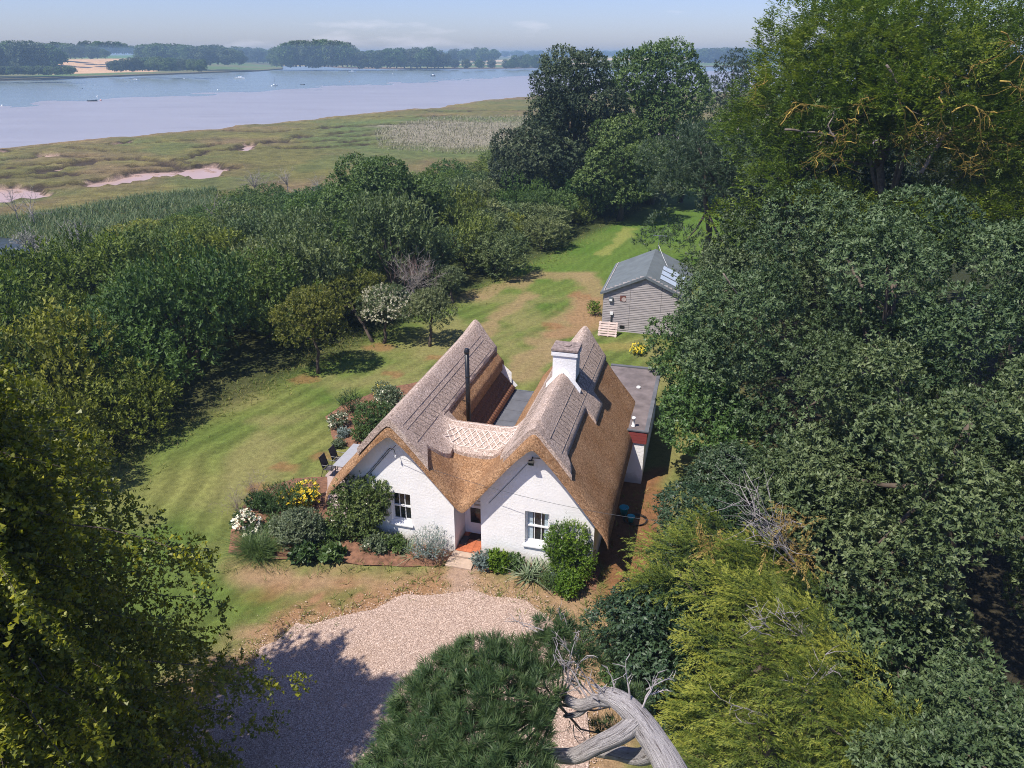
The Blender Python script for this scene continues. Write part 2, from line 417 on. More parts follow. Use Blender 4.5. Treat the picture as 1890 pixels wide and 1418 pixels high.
# river, mudflat, marsh
def water_mat(name, c, rough, bs, bump):
    m, nt, b, o = new_mat(name)
    f = tex_noise(nt, .02, 4, stretch=(1, 3, 1), coord='Object')
    nt.links.new(mixc(nt, rng_map(nt, f, .3, .7), tuple(x * .92 for x in c), tuple(x * 1.08 for x in c)), b.inputs['Base Color'])
    b.inputs['Roughness'].default_value = rough; b.inputs['Specular IOR Level'].default_value = .5
    add_bump(nt, b, tex_noise(nt, bs, 5, .6, stretch=(.6, 1.5, 1)), bump, .25)
    return m
M['river'] = water_mat('river', (.165, .205, .21), .26, .35, .7)
M['mud'] = water_mat('mud', (.285, .262, .265), .28, .10, .10)
_nt = M['mud'].node_tree; _b = _nt.nodes['Principled BSDF']; _src = _b.inputs['Base Color'].links[0].from_socket
_nt.links.new(mixc(_nt, rng_map(_nt, tex_noise(_nt, .05, 6, .7, stretch=(.5, 2.2, 1)), .56, .72, 0, .55), _src, (.19, .16, .15)), _b.inputs['Base Color'])
mbw = MB().add([(-3000, 120, SEA_Z), (3000, 120, SEA_Z), (3000, 2600, SEA_Z), (-3000, 2600, SEA_Z)], [(0, 1, 2, 3)])
tag(mbw.build('river', M['river']), 'blue-green estuary water', kind='structure')
SHORE_PX = [(-700, 345), (-400, 316), (-150, 290), (0, 274), (90, 264), (200, 253), (330, 243), (400, 238), (425, 231), (540, 224), (640, 212), (720, 204), (800, 199), (880, 187), (930, 181), (1005, 176), (1200, 170), (1500, 165), (1900, 160)]
WATER_PX = [(-700, 262), (-400, 232), (-150, 208), (0, 196), (90, 188), (200, 182), (330, 176), (400, 172), (470, 168), (560, 163), (640, 158), (720, 154), (800, 149), (880, 145), (930, 142), (1005, 139), (1200, 134), (1500, 130), (1900, 128)]
cols = []
for k in np.linspace(0, len(SHORE_PX) - 1.001, 150):
    a = int(k); t = k - a
    p = [SHORE_PX[a][j] * (1 - t) + SHORE_PX[a + 1][j] * t for j in (0, 1)]; q = [WATER_PX[a][j] * (1 - t) + WATER_PX[a + 1][j] * t for j in (0, 1)]
    P = G(p[0], p[1] + 6, MUD_Z); Q = G(q[0], q[1], SEA_Z); Q2 = Q + (Q - P) * .25
    row = []
    for u in np.linspace(0, 1, 30):
        w = P + (Q2 - P) * u; w[2] = MUD_Z + (SEA_Z - MUD_Z) * min(1.25, u * 1.25) + (vnoise(w[0], w[1], 14) - .5) * .10 * math.sin(math.pi * min(1, u)) ** .5
        if u == 1: w[2] = SEA_Z - .3
        row.append(w)
    cols.append(row)
mud = link('mudflat', np_mesh('mudflat', np.array(cols).reshape(-1, 3), grid_quads(150, 30), None, True), M['mud'])
tag(mud, 'pale wet mudflat along the river', kind='structure')
_sp = [tuple(G(x, y + 9, MUD_Z)) for x, y in SHORE_PX[1:17]]
mbm = MB().add(_sp + [(230, 90, MUD_Z), (-230, 60, MUD_Z)], [tuple(range(len(_sp) + 2))])

# salt marsh cut by creeks
mx = np.concatenate([np.arange(-230, -120, 2.2), np.arange(-120, 60, .8), np.arange(60, 130, 2.5)]); my = np.concatenate([np.arange(66, 180, .8), np.arange(180, 420, 1.6)])
X, Y = np.meshgrid(mx, my, indexing='ij')
X = X + (fbm(X, Y, 3) - .5) * .5
shore = PX(SHORE_PX, MARSH_Z); marsh_poly = shore + [(400, 0), (-400, 0)]
sd = sdist(X, Y, marsh_poly) + (fbm(X, Y, 9, 4) - .5) * 7
Z = MARSH_Z + (fbm(X, Y, 6) - .5) * .35 + (fbm(X, Y, 1.7, 2) - .5) * .22
mudamt = smooth01(-.8, .8, sd)
CREEKS = [([(0, 324), (60, 318), (110, 308), (150, 300), (165, 296), (240, 293)], 1.4), ([(0, 327), (90, 325), (170, 318), (240, 316), (330, 312)], 1.0), ([(380, 278), (430, 275), (470, 266), (510, 260), (545, 256), (560, 250)], 1.2),
          ([(440, 276), (520, 272), (580, 272), (640, 268), (700, 266)], 1.0), ([(600, 234), (660, 232), (760, 228), (820, 226)], 1.0), ([(170, 288), (110, 286), (60, 290), (0, 296)], .9), ([(360, 300), (400, 306), (440, 310)], .9), ([(640, 262), (680, 258), (720, 256)], .9), ([(340, 270), (370, 270), (395, 266)], .8), ([(620, 246), (650, 242), (690, 240)], .8), ([(760, 204), (820, 206), (900, 204), (1000, 205)], 1.0),
          ([(-200, 300), (-80, 310), (0, 312)], 1.2), ([(240, 293), (300, 296), (350, 290), (380, 280)], .8), ([(0, 303), (70, 304), (130, 299)], .7), ([(500, 262), (570, 262), (640, 255)], .8), ([(545, 256), (600, 250), (660, 250), (720, 245)], .7), ([(300, 262), (360, 258), (420, 256)], .7), ([(430, 240), (500, 244), (560, 238), (620, 236)], .7), ([(60, 342), (110, 340), (160, 336)], .9), ([(700, 215), (760, 216), (840, 212)], .8), ([(130, 272), (180, 276), (240, 280)], .7), ([(330, 306), (300, 302), (250, 306)], .8)]
POOLS = [[(165, 340), (215, 331), (250, 322), (330, 318), (345, 314), (400, 309), (418, 318), (405, 333), (360, 338), (355, 330), (290, 332), (230, 346), (180, 350)],
         [(-60, 352), (30, 350), (95, 362), (70, 376), (0, 384), (-80, 392)], [(438, 279), (462, 271), (472, 276), (450, 284), (438, 284)], [(206, 269), (240, 266), (246, 270), (210, 272)], [(-20, 283), (30, 282), (40, 286), (-10, 288)], [(60, 288), (100, 290), (115, 296), (90, 297)]]
cm = np.zeros(X.shape); ck = np.zeros(X.shape)
for pts, w in CREEKS:
    d = seg_dist(X, Y, PX(pts, MARSH_Z)) + (fbm(X + 7, Y, 5.0, 3) - .5) * 5
    ck = np.maximum(ck, 1 - smooth01(w * 1.35, w * 1.35 + .9, d))
for pts in POOLS:
    d = sdist(X, Y, PX(pts, MUD_Z)) + (fbm(X + 3, Y, 4.0, 4) - .5) * 4.5
    cm = np.maximum(cm, 1 - smooth01(-.3, .9, d))
lip = smooth01(.12, .4, cm) * (1 - smooth01(.6, .95, cm))
Z = Z * (1 - cm) + (MUD_Z - .12) * cm + .35 * smooth01(.0, .12, cm) * (1 - smooth01(.12, .5, cm))
Z = Z - .66 * ck * (1 - cm) + .40 * smooth01(.0, .3, ck) * (1 - smooth01(.3, .75, ck))
Z = Z * (1 - mudamt) + (MUD_Z - .35) * mudamt
Z = np.where(s_coord(X, Y) < 44, Z - 1.2 * (1 - smooth01(34, 44, s_coord(X, Y))), Z)
ol, br, gr = np.array([.125, .118, .040]), np.array([.165, .122, .062]), np.array([.085, .118, .038])
C = lerp(ol[None, None], br, np.clip((fbm(X, Y, 16) - .40) * 3, 0, 1))
C = lerp(C, np.array([.185, .165, .05]), np.clip((fbm(X + 90, Y, 11) - .55) * 4, 0, .5))
C = lerp(C, gr, np.clip((fbm(X - 60, Y, 13) - .52) * 4, 0, .5))
C = lerp(C, np.array([.27, .17, .10]), (1 - smooth01(0, 7, -sd)) * .5)
reedz = sdist(X, Y, PX([(700, 232), (800, 222), (960, 226), (960, 262), (840, 275), (720, 262)], MARSH_Z)) + (fbm(X, Y, 8) - .5) * 14
C = lerp(C, np.array([.23, .205, .15]), 1 - smooth01(-5, 4, reedz))
C = lerp(C, gr * 1.1, (1 - smooth01(0, 16, np.abs(reedz - 9))) * .8)
C = C * (.75 + .5 * fbm(X, Y, 1.5, 2))[..., None]
C = lerp(C, np.array([.045, .032, .022]), np.clip(lip * 2.6, 0, .96))
C = lerp(C, np.array([.05, .035, .024]), smooth01(.25, .6, ck) * .95)
C = lerp(C, np.array([.33, .23, .19]), smooth01(.75, 1, cm))
C = lerp(C, np.array([.16, .11, .075]), smooth01(.25, .8, mudamt))
M['marsh'] = colour_ground_mat('marsh', .55, .42, 1.0, 3.0, bdist=.3)
marsh = link('marsh', np_mesh('marsh', np.stack([X, Y, Z], -1).reshape(-1, 3), grid_quads(*X.shape), {'col': ('COL', C.reshape(-1, 3))}, True), M['marsh'])
tag(marsh, 'olive salt marsh cut by muddy creeks', kind='structure')
M['creek_mud'] = water_mat('creek_mud', (.40, .28, .24), .34, .4, .2)
mbm.build('creek_mud', M['creek_mud']); tag(bpy.data.objects['creek_mud'], 'wet pink mud in the marsh creeks', kind='structure')

# far banks: fans of ground that rise into farmland
def bank(name, label, shore_px, deep, hill, colour):
    pxs = np.linspace(shore_px[0][0], shore_px[-1][0], 150); ys = np.interp(pxs, [p[0] for p in shore_px], [p[1] for p in shore_px])
    T = np.concatenate([[0, .004], np.linspace(.01, 1, 56) ** 1.35]); P = np.zeros((150, len(T), 3))
    for a, (px, py) in enumerate(zip(pxs, ys)):
        g = G(px, py, SEA_Z); d = g[:2] / np.hypot(*g[:2]); r0 = np.hypot(*g[:2])
        for b, t in enumerate(T):
            rr = r0 + t * deep; P[a, b, :2] = d * rr; P[a, b, 2] = SEA_Z - .3 if b == 0 else hill(px, rr - r0, rr)
    P[..., 2] += (fbm(P[..., 0], P[..., 1], 120) - .5) * 2 * smooth01(40, 300, np.linspace(0, 1, len(T)) * deep)[None]
    pxg = np.repeat(pxs[:, None], len(T), 1); rg = np.hypot(P[..., 0], P[..., 1])
    Cc = colour(P[..., 0], P[..., 1], pxg, rg, (rg - rg[:, :1]))
    o = link(name, np_mesh(name, P.reshape(-1, 3), grid_quads(*P.shape[:2]), {'col': ('COL', Cc.reshape(-1, 3))}, True), M['farmland'])
    tag(o, label, kind='structure'); return o
M['farmland'] = colour_ground_mat('farmland', .03, .18, .3, .3, bdist=.3)
def hill_l(px, d, r): return -2.5 + .9 * smooth01(0, 6, d) + (13.0 if px < 330 else 6.0) * float(smooth01(70, 420, d)) * (1 - float(smooth01(400, 520, px)) * .8)
def col_l(x, y, px, r, d):
    C = lerp(np.array([[[.13, .13, .045]]]), np.array([.09, .14, .03]), (vnoise(x, y, 90) > .5) * 1.0)
    C = lerp(C, np.array([.15, .12, .05]), 1 - smooth01(20, 45, d))
    C = lerp(C, np.array([.05, .04, .03]), 1 - smooth01(2, 8, d))
    w = smooth01(75, 95, px + .15 * (d - 150)) * (1 - smooth01(285, 300, px + .03 * d)) * smooth01(85, 95, d) * (1 - smooth01(330, 350, d))
    C = lerp(C, np.array([.52, .33, .18]), w)
    return lerp(C, np.array([.09, .17, .05]), smooth01(150, 170, px) * (1 - smooth01(300, 310, px)) * smooth01(355, 370, d))
bank('far_bank', 'grassy far bank with a tan wheat field', [(-900, 188), (-500, 170), (-200, 158), (0, 150), (150, 145), (300, 139), (400, 135), (480, 132), (522, 128.5)], 1500, hill_l, col_l)
def hill_r(px, d, r): return -2.4 + .7 * smooth01(0, 6, d) + (6.5 + 3 * math.sin(px * .006)) * float(smooth01(60, 900, d))
def col_r(x, y, px, r, d):
    C = lerp(np.array([[[.14, .14, .05]]]), np.array([.10, .15, .04]), (vnoise(x, y, 140) > .5) * 1.0)
    C = lerp(C, np.array([.32, .22, .15]), 1 - smooth01(25, 60, d))
    C = lerp(C, np.array([.06, .05, .04]), 1 - smooth01(3, 10, d))
    for d0, d1, a, b in ((230, 330, 820, 1120), (520, 760, 850, 1400), (900, 1200, 940, 1400), (350, 480, 560, 640)):
        C = lerp(C, np.array([.58, .43, .25]), smooth01(d0, d0 + 12, d) * (1 - smooth01(d1 - 12, d1, d)) * smooth01(a, a + 10, px) * (1 - smooth01(b - 10, b, px)))
    return C
bank('far_shore', 'low far shore with tan crop fields', [(470, 118.5), (540, 119.5), (560, 121), (640, 126.5), (760, 128.5), (900, 127.5), (1030, 126), (1300, 124), (2300, 122)], 3200, hill_r, col_r)

# gravel drive, beds, paving
def sheet(name, pts, z, mat, label, jag=.25, step=.3, mound=0.0, px=True):
    P = PX(pts) if px else pts
    poly = []
    for k in range(len(P)):
        a, b = np.array(P[k]), np.array(P[(k + 1) % len(P)]); n = max(1, int(np.linalg.norm(b - a) / step))
        for j in range(n):
            q = a + (b - a) * j / n
            poly.append(q + (np.array([vnoise(q[0], q[1], .9), vnoise(q[0] + 50, q[1], .9)]) - .5) * 2 * jag)
    bm = bmesh.new(); f = bm.faces.new([bm.verts.new((float(q[0]), float(q[1]), 0)) for q in poly])
    bmesh.ops.triangulate(bm, faces=[f])
    for it in range(4):
        e = [e for e in bm.edges if e.calc_length() > .9]
        if not e: break
        bmesh.ops.subdivide_edges(bm, edges=e, cuts=1); bmesh.ops.triangulate(bm, faces=bm.faces[:])
    vx = np.array([v.co[:] for v in bm.verts])
    d = seg_dist(vx[:, 0], vx[:, 1], poly, True)
    zz = z + mound * smooth01(0, .5, d) + (fbm(vx[:, 0], vx[:, 1], .6) - .5) * mound * .8
    for v, q in zip(bm.verts, zz): v.co.z = q
    bmesh.ops.recalc_face_normals(bm, faces=bm.faces[:])
    if sum(f.normal.z for f in bm.faces) < 0: bmesh.ops.reverse_faces(bm, faces=bm.faces[:])
    me = bpy.data.meshes.new(name); bm.to_mesh(me); bm.free()
    o = link(name, me, mat); tag(o, label, kind='structure'); return o, poly
def gravel_mat():
    m, nt, b, o = new_mat('gravel')
    tc = nt.nodes.new('ShaderNodeTexCoord'); v = node(nt, 'ShaderNodeTexVoronoi', Scale=42.0); nt.links.new(tc.outputs['Object'], v.inputs['Vector'])
    hs = nt.nodes.new('ShaderNodeSeparateColor'); nt.links.new(v.outputs['Color'], hs.inputs['Color'])
    r = nt.nodes.new('ShaderNodeValToRGB'); e = r.color_ramp.elements
    e[0].color = (.175, .118, .09, 1); e[1].color = (.53, .41, .335, 1); x = e.new(.5); x.color = (.355, .255, .20, 1)
    nt.links.new(hs.outputs['Red'], r.inputs['Fac'])
    big = tex_noise(nt, .8, 4)
    nt.links.new(mixc(nt, rng_map(nt, big, .52, .72, 0, .45), r.outputs['Color'], (.30, .20, .13)), b.inputs['Base Color'])
    b.inputs['Roughness'].default_value = .9; add_bump(nt, b, v.outputs['Distance'], .9, -.02)
    return m
M['gravel'] = gravel_mat()
M['soil'] = plain('soil', (.17, .085, .05), .95, var=.45, scale=5, bump=1.0, bscale=22)
DRIVE_PX = [(285, 1415), (330, 1350), (400, 1282), (480, 1200), (560, 1158), (640, 1132), (720, 1116), (780, 1106), (822, 1092), (880, 1092), (912, 1110), (965, 1120), (1015, 1140), (1050, 1180), (1075, 1240), (1085, 1330), (1100, 1480), (1050, 1700), (700, 1900), (250, 1900), (200, 1600), (240, 1480)]
drive, drive_poly = sheet('gravel_drive', DRIVE_PX, .065, M['gravel'], 'pinkish gravel turning area', .4)
BEDS = [([(424, 1024), (428, 960), (470, 915), (540, 885), (600, 885), (612, 930), (606, 985), (640, 1010), (610, 1034), (520, 1032), (470, 1032)], 'reddish soil of the round bed left of the cottage'),
        ([(618, 985), (700, 985), (836, 1010), (838, 1042), (740, 1050), (640, 1042), (605, 1030)], 'soil of the bed under the left gable'),
        ([(884, 1022), (1000, 1020), (1105, 1045), (1095, 1095), (1040, 1085), (960, 1066), (880, 1050)], 'soil of the bed under the right gable'),
        ([(602, 770), (640, 745), (700, 722), (770, 705), (760, 760), (700, 800), (660, 832), (618, 815)], 'soil of the bed beside the patio')]
for pts, lb in BEDS: sheet('flower_bed', pts, .06, M['soil'], lb, .15, .25, .10)
M['paving'] = plain('paving', (.36, .28, .255), .85, var=.2, scale=2, bump=.3, bscale=20)
sheet('garden_path', [(700, 800), (655, 838), (625, 850), (600, 880), (596, 905), (612, 960), (608, 990), (640, 985), (640, 940), (650, 900), (700, 850)], .062, M['paving'], 'mauve paved path round the left corner of the cottage', .05)

# loose gravel chips lying over the drive (far too many to count)
rng = np.random.RandomState(11)
dp = np.array(drive_poly); n = 60000
cx = rng.uniform(-11, 4, n); cyy = rng.uniform(12.2, 21.6, n)
k = in_poly(cx, cyy, drive_poly) | (rng.rand(n) < .6 * np.exp(-np.maximum(0, sdist(cx, cyy, drive_poly)) / .30)); cx, cyy = cx[k], cyy[k]; n = len(cx)
a = rng.uniform(0, 6.28, n); s = rng.uniform(.010, .022, n); tl = rng.uniform(.3, .9, n)
base = np.array([[-1, -.7, 0], [1, -.6, 0], [.8, .8, 0], [-.9, .6, 0], [.1, -.1, 1.2]])
V = base[None] * (s[:, None, None] * (1 + rng.uniform(-.25, .25, (n, 5, 3)))); V[..., 2] *= tl[:, None]
ca, sa = np.cos(a)[:, None], np.sin(a)[:, None]
V = np.stack([V[..., 0] * ca - V[..., 1] * sa + cx[:, None], V[..., 0] * sa + V[..., 1] * ca + cyy[:, None], V[..., 2] + .066], -1)
Q = np.array([[0, 1, 4], [1, 2, 4], [2, 3, 4], [3, 0, 4]])
Q = (Q[None] + (np.arange(n) * 5)[:, None, None]).reshape(-1, 3)
def chip_mat():
    m, nt, b, o = new_mat('stone_chip'); at_ = node(nt, 'ShaderNodeAttribute', attribute_name='v')
    r = nt.nodes.new('ShaderNodeValToRGB'); e = r.color_ramp.elements
    e[0].color = (.19, .125, .095, 1); e[1].color = (.62, .48, .40, 1); x = e.new(.45); x.color = (.37, .265, .205, 1)
    nt.links.new(at_.outputs['Fac'], r.inputs['Fac']); nt.links.new(r.outputs['Color'], b.inputs['Base Color']); b.inputs['Roughness'].default_value = .85; return m
chips = link('gravel_chips', np_mesh('gravel_chips', V.reshape(-1, 3), Q, {'v': ('FLOAT', np.repeat(rng.rand(n), 5))}), chip_mat())
tag(chips, 'loose pinkish gravel chips over the drive', kind='stuff')

# ------------------------------------------------------------------ cottage
def thatch_mat(name, c0, c1, c2, streak=(3, 34, 3), speck=42.0, bump=1.0):
    m, nt, b, o = new_mat(name)
    s = tex_noise(nt, 1.6, 5, .6, stretch=streak); p = tex_noise(nt, 1.1, 4, .6); q = tex_noise(nt, speck, 3, .7); w = tex_noise(nt, 14, 4, .7)
    c = mixc(nt, rng_map(nt, p, .32, .68), c0, c1)
    c = mixc(nt, rng_map(nt, s, .52, .72, 0, .55), c, c2)
    k = mixc(nt, rng_map(nt, q, .34, .66), (.48, .45, .43), (1.42, 1.4, 1.36))
    c = mixc(nt, 1.0, c, k, 'MULTIPLY')
    k = mixc(nt, rng_map(nt, w, .36, .62), (.58, .55, .52), (1.2, 1.2, 1.2))
    c = mixc(nt, 1.0, c, k, 'MULTIPLY')
    nt.links.new(c, b.inputs['Base Color']); b.inputs['Roughness'].default_value = .95; b.inputs['Specular IOR Level'].default_value = .1
    mm = nt.nodes.new('ShaderNodeMath'); mm.operation = 'ADD'; nt.links.new(q, mm.inputs[0]); nt.links.new(s, mm.inputs[1])
    add_bump(nt, b, mm.outputs[0], bump, .05)
    return m
M['thatch'] = thatch_mat('thatch', (.37, .205, .105), (.47, .295, .175), (.62, .455, .325))
M['ridge_thatch'] = thatch_mat('ridge_thatch', (.58, .46, .40), (.68, .56, .50), (.76, .66, .60), speck=40)
def render_wall_mat(name, c):
    m, nt, b, o = new_mat(name)
    p = tex_noise(nt, 1.3, 5); nt.links.new(mixc(nt, rng_map(nt, p, .35, .75), c, tuple(x * .90 for x in c)), b.inputs['Base Color'])
    b.inputs['Roughness'].default_value = .85; b.inputs['Specular IOR Level'].default_value = .2
    add_bump(nt, b, tex_noise(nt, 11, 6, .65), .4, .04)
    tc = nt.nodes.new('ShaderNodeTexCoord'); sx = nt.nodes.new('ShaderNodeSeparateXYZ'); nt.links.new(tc.outputs['Object'], sx.inputs['Vector'])
    dn = nt.nodes.new('ShaderNodeMath'); dn.operation = 'MULTIPLY_ADD'; nt.links.new(tex_noise(nt, 3.5, 5, .7), dn.inputs[0]); dn.inputs[1].default_value = -.9; nt.links.new(sx.outputs['Z'], dn.inputs[2])
    src = b.inputs['Base Color'].links[0].from_socket
    nt.links.new(mixc(nt, rng_map(nt, dn.outputs[0], -.25, .12, .55, 0), src, (.34, .27, .21)), b.inputs['Base Color']); return m
M['white_wall'] = render_wall_mat('white_wall', (.87, .855, .84))
M['white_paint'] = plain('white_paint', (.80, .80, .80), .35, var=.04)
M['glass'] = plain('window_glass', (.015, .018, .022), .06, var=.3, spec=.6)
M['door_glass'] = plain('door_glass', (.02, .022, .025), .1, var=.3, spec=.6)
M['curtain'] = plain('curtain', (.42, .50, .55), .9, var=.15)
M['felt'] = plain('felt', (.105, .11, .125), .8, var=.25, scale=1.5, bump=.25, bscale=12)
M['felt_warm'] = plain('felt_mossy', (.15, .125, .125), .85, var=.35, scale=1.8, bump=.3, bscale=14)
M['lead'] = plain('lead', (.13, .15, .17), .55, var=.25)
M['black_metal'] = plain('black_metal', (.012, .012, .013), .35, var=.2, spec=.5)
M['pantile'] = plain('pantile', (.12, .066, .048), .8, var=.45, scale=3.5, bump=.3)
M['pantile_orange'] = plain('pantile_orange', (.36, .17, .09), .8, var=.35, scale=6, bump=.3)
M['quarry_tile'] = plain('quarry_tile', (.42, .13, .06), .55, var=.2, scale=4)
M['step_stone'] = plain('step_stone', (.40, .30, .23), .9, var=.2, scale=4, bump=.3)
M['red_board'] = plain('red_board', (.21, .045, .04), .6, var=.2, stretch=(1, 1, 8))
M['dark_frame'] = plain('dark_frame', (.05, .055, .06), .6)
M['cap_stone'] = plain('cap_stone', (.23, .18, .165), .95, var=.45, scale=7, bump=.8, bscale=25)
M['brick_white'] = render_wall_mat('painted_brick', (.78, .77, .77))

HO = G(838, 1020); HA = math.radians(15.2)
house = thing('cottage', 'white rendered twin-gabled cottage with thatched roof beside the gravel drive', 'house', (HO[0], HO[1], 0), -HA)
RL, RR, ZL, ZR, SL, SR, IC, ZC = -2.1, 3.05, 5.46, 5.70, 1.17, 1.30, 2.25, 4.28
I0, I1 = -.42, 9.55
def T0(r, i):
    rd = lambda d: np.sqrt(d * d + .014) - .07
    zl = ZL - SL * rd(r - RL); zr = ZR - SR * rd(r - RR)
    zc = ZC - np.where(i < IC, .80, 1.15) * rd(i - IC) - 3.5 * np.maximum(0, RL - r) - 3.5 * np.maximum(0, r - RR)
    zl = zl + .20 * np.exp(-((i - 9.6) / .55) ** 2) * np.exp(-((r - RL) / .5) ** 2); zr = zr + .18 * np.exp(-((i - 9.5) / .55) ** 2) * np.exp(-((r - RR) / .5) ** 2)
    k = 6.5; return np.log(np.exp(k * zl) + np.exp(k * zr) + np.exp(k * zc)) / k
def T(r, i):
    z = T0(r, i)
    u = np.clip((.02 - i) / (.02 - I0), 0, 1); z = z - .42 * (1 - np.sqrt(np.maximum(0, 1 - u * u * .96)))
    u = np.clip((i - 9.25) / .3, 0, 1); z = z - .25 * (1 - np.sqrt(np.maximum(0, 1 - u * u * .9)))
    el = np.clip((-4.62 - r) / .3, 0, 1); er = np.clip((r - 5.4) / .36, 0, 1)
    return z - .28 * (1 - np.sqrt(np.maximum(0, 1 - el * el * .95))) - .30 * (1 - np.sqrt(np.maximum(0, 1 - er * er * .95)))
LOW_L, LOW_R = -.74, 1.22          # where the inner slopes stop above the flat roof
rs_ = np.concatenate([np.arange(-4.92, 5.761, .0890)]); is_ = np.concatenate([[I0, -.40, -.36, -.3, -.22, -.12], np.arange(0, 9.3, .1), [9.3, 9.38, 9.45, 9.5, I1]])
Rg, Ig = np.meshgrid(rs_, is_, indexing='ij')
lump = (fbm(Rg * 1.0, Ig, .7, 3) - .5) * .07 + (fbm(Rg * 2, Ig * 9, .5, 2) - .5) * .03
Zt = T(Rg, Ig) + lump
thick = .46 + .12 * np.exp(-((Rg - RL) / .5) ** 2) + .12 * np.exp(-((Rg - RR) / .5) ** 2)
Zb = np.minimum(T0(Rg, Ig) - thick, Zt - .10)
nr, ni = Rg.shape
mask = np.ones((nr - 1, ni - 1), bool)
rc = (rs_[:-1] + rs_[1:]) / 2; ic_ = (is_[:-1] + is_[1:]) / 2
RC, ICn = np.meshgrid(rc, ic_, indexing='ij')
mask[(ICn > 3.55) & (RC > LOW_L) & (RC < LOW_R)] = False
idx = np.arange(nr * ni).reshape(nr, ni); off = nr * ni; faces = []
for a in range(nr - 1):
    for b in range(ni - 1):
        if not mask[a, b]: continue
        q = (idx[a, b], idx[a + 1, b], idx[a + 1, b + 1], idx[a, b + 1]); faces.append(q); faces.append(tuple(x + off for x in q[::-1]))
        for (da, db, e0, e1) in ((-1, 0, q[3], q[0]), (1, 0, q[1], q[2]), (0, -1, q[0], q[1]), (0, 1, q[2], q[3])):
            aa, bb = a + da, b + db
            if not (0 <= aa < nr - 1 and 0 <= bb < ni - 1) or not mask[aa, bb]: faces.append((e1, e0, e0 + off, e1 + off))
Vt = np.concatenate([np.stack([Rg, Ig, Zt], -1).reshape(-1, 3), np.stack([Rg, Ig, Zb], -1).reshape(-1, 3)])
me = np_mesh('thatch_roof', Vt, np.array(faces), None, True)
bm = bmesh.new(); bm.from_mesh(me); bmesh.ops.delete(bm, geom=[v for v in bm.verts if not v.link_faces], context='VERTS')
for e in bm.edges:
    if e.is_manifold and e.calc_face_angle(0) > .9: e.smooth = False
bm.to_mesh(me); bm.free()
roof = link('thatch_roof', me, M['thatch'], house); roof['label'] = 'tan brown straw thatch'

# raised decorative ridges with liggers (long rods) and a lattice of spars
def ridge_block(name, along, ilist, dl, dr, n=11, h=.15, axis='i', centre=RL, label=None):
    """axis i: ridge runs along i at r = centre; axis r: ridge runs along r at i = centre"""
    secs = []
    for t in ilist:
        L_, R_ = dl(t), dr(t); row = []
        for k in range(2 * n + 1):
            d = -L_ + (L_ + R_) * k / (2 * n)
            r, i = (centre + d, t) if axis == 'i' else (t, centre + d)
            row.append((r, i, float(T0(np.float64(r), np.float64(i))) + h + .02 * float(vnoise(r * 3, i * 3, .4))))
        secs.append(row)
    m = len(secs[0]); V = []; F = []
    for row in secs: V += row
    nb = len(V)
    for row in secs: V += [(r, i, z - h - .16) for r, i, z in row]
    for a in range(len(secs) - 1):
        for b in range(m - 1):
            q = (a * m + b, a * m + b + 1, (a + 1) * m + b + 1, (a + 1) * m + b)
            F.append(q if axis == 'i' else q[::-1])
        for b in (0, m - 1):
            F.append((a * m + b, (a + 1) * m + b, nb + (a + 1) * m + b, nb + a * m + b))
    for a in (0, len(secs) - 1):
        for b in range(m - 1): F.append((a * m + b, a * m + b + 1, nb + a * m + b + 1, nb + a * m + b))
    me = bpy.data.meshes.new(name); me.from_pydata(V, [], F); bm = bmesh.new(); bm.from_mesh(me)
    bmesh.ops.recalc_face_normals(bm, faces=bm.faces[:])
    for f in bm.faces: f.smooth = True
    for e in bm.edges:
        if e.is_manifold and e.calc_face_angle(0) > .7: e.smooth = False
    bm.to_mesh(me); bm.free()
    o = link(name, me, M['ridge_thatch'], house)
    if label: o['label'] = label
    return o
def on_ridge(r, i, h=.165): return (r, i, float(T0(np.float64(r), np.float64(i))) + h)
il = list(np.arange(-.40, 9.56, .22)) + [9.56]
def dl_L(i): return 1.02 + .25 * max(0, 1 - (i + .4) / .8)
def dr_L(i):
    if i < .35: return 1.12 + .30 * (1 - (i + .4) / .75)
    if i < 1.45: return 1.30 + .45 * min(1, (i - .35) / .5)
    return 1.02 if i > 2.3 else 1.75 - .73 * (i - 1.45) / .85
rbL = ridge_block('ridge_capping', None, il, dl_L, dr_L, centre=RL, label='raised grey straw ridge of the left roof')
def dl_R(i):
    if i < .3: return 1.05
    if i < 1.6: return 1.35
    return 1.05
def dr_R(i):
    if i < .25: return 1.25 + .1 * (1 - (i + .4) / .65)
    if i < 4.15: return 1.02
    if i < 5.75: return 1.45
    return 1.02
ilr = sorted(list(np.arange(-.22, 9.46, .22)) + [4.149, 4.151, 5.749, 5.751, 9.46])
rbR = ridge_block('ridge_capping', None, ilr, dl_R, dr_R, centre=RR, label='raised grey straw ridge of the right roof')
rbC = ridge_block('ridge_capping', None, list(np.arange(-1.05, 2.26, .15)), lambda t: .98 + .08 * math.sin((t + .9) * .9), lambda t: .55, centre=IC, axis='r', h=.13, label='patterned straw ridge between the two roofs')
M['ligger'] = plain('hazel_rod', (.24, .19, .16), .9, var=.3)
M['ligger_pale'] = plain('pale_hazel_rod', (.72, .62, .555), .9, var=.15)
def rod(pts, parent, mat, w=.02):
    mb = MB()
    for p, q in zip(pts[:-1], pts[1:]): mb.bar(p, q, w, .02)
    return mb.build('ligger', mat, parent)
for base, c, dd, i0, i1 in ((rbL, RL, (.42, .56, .93), -.1, 9.4), (rbR, RR, (.48, .88), .1, 9.3)):
    for d in dd:
        for sgn in (1, -1): rod([on_ridge(c + sgn * d, i) for i in np.arange(i0, i1, .5)], base, M['ligger'])
lat = MB()
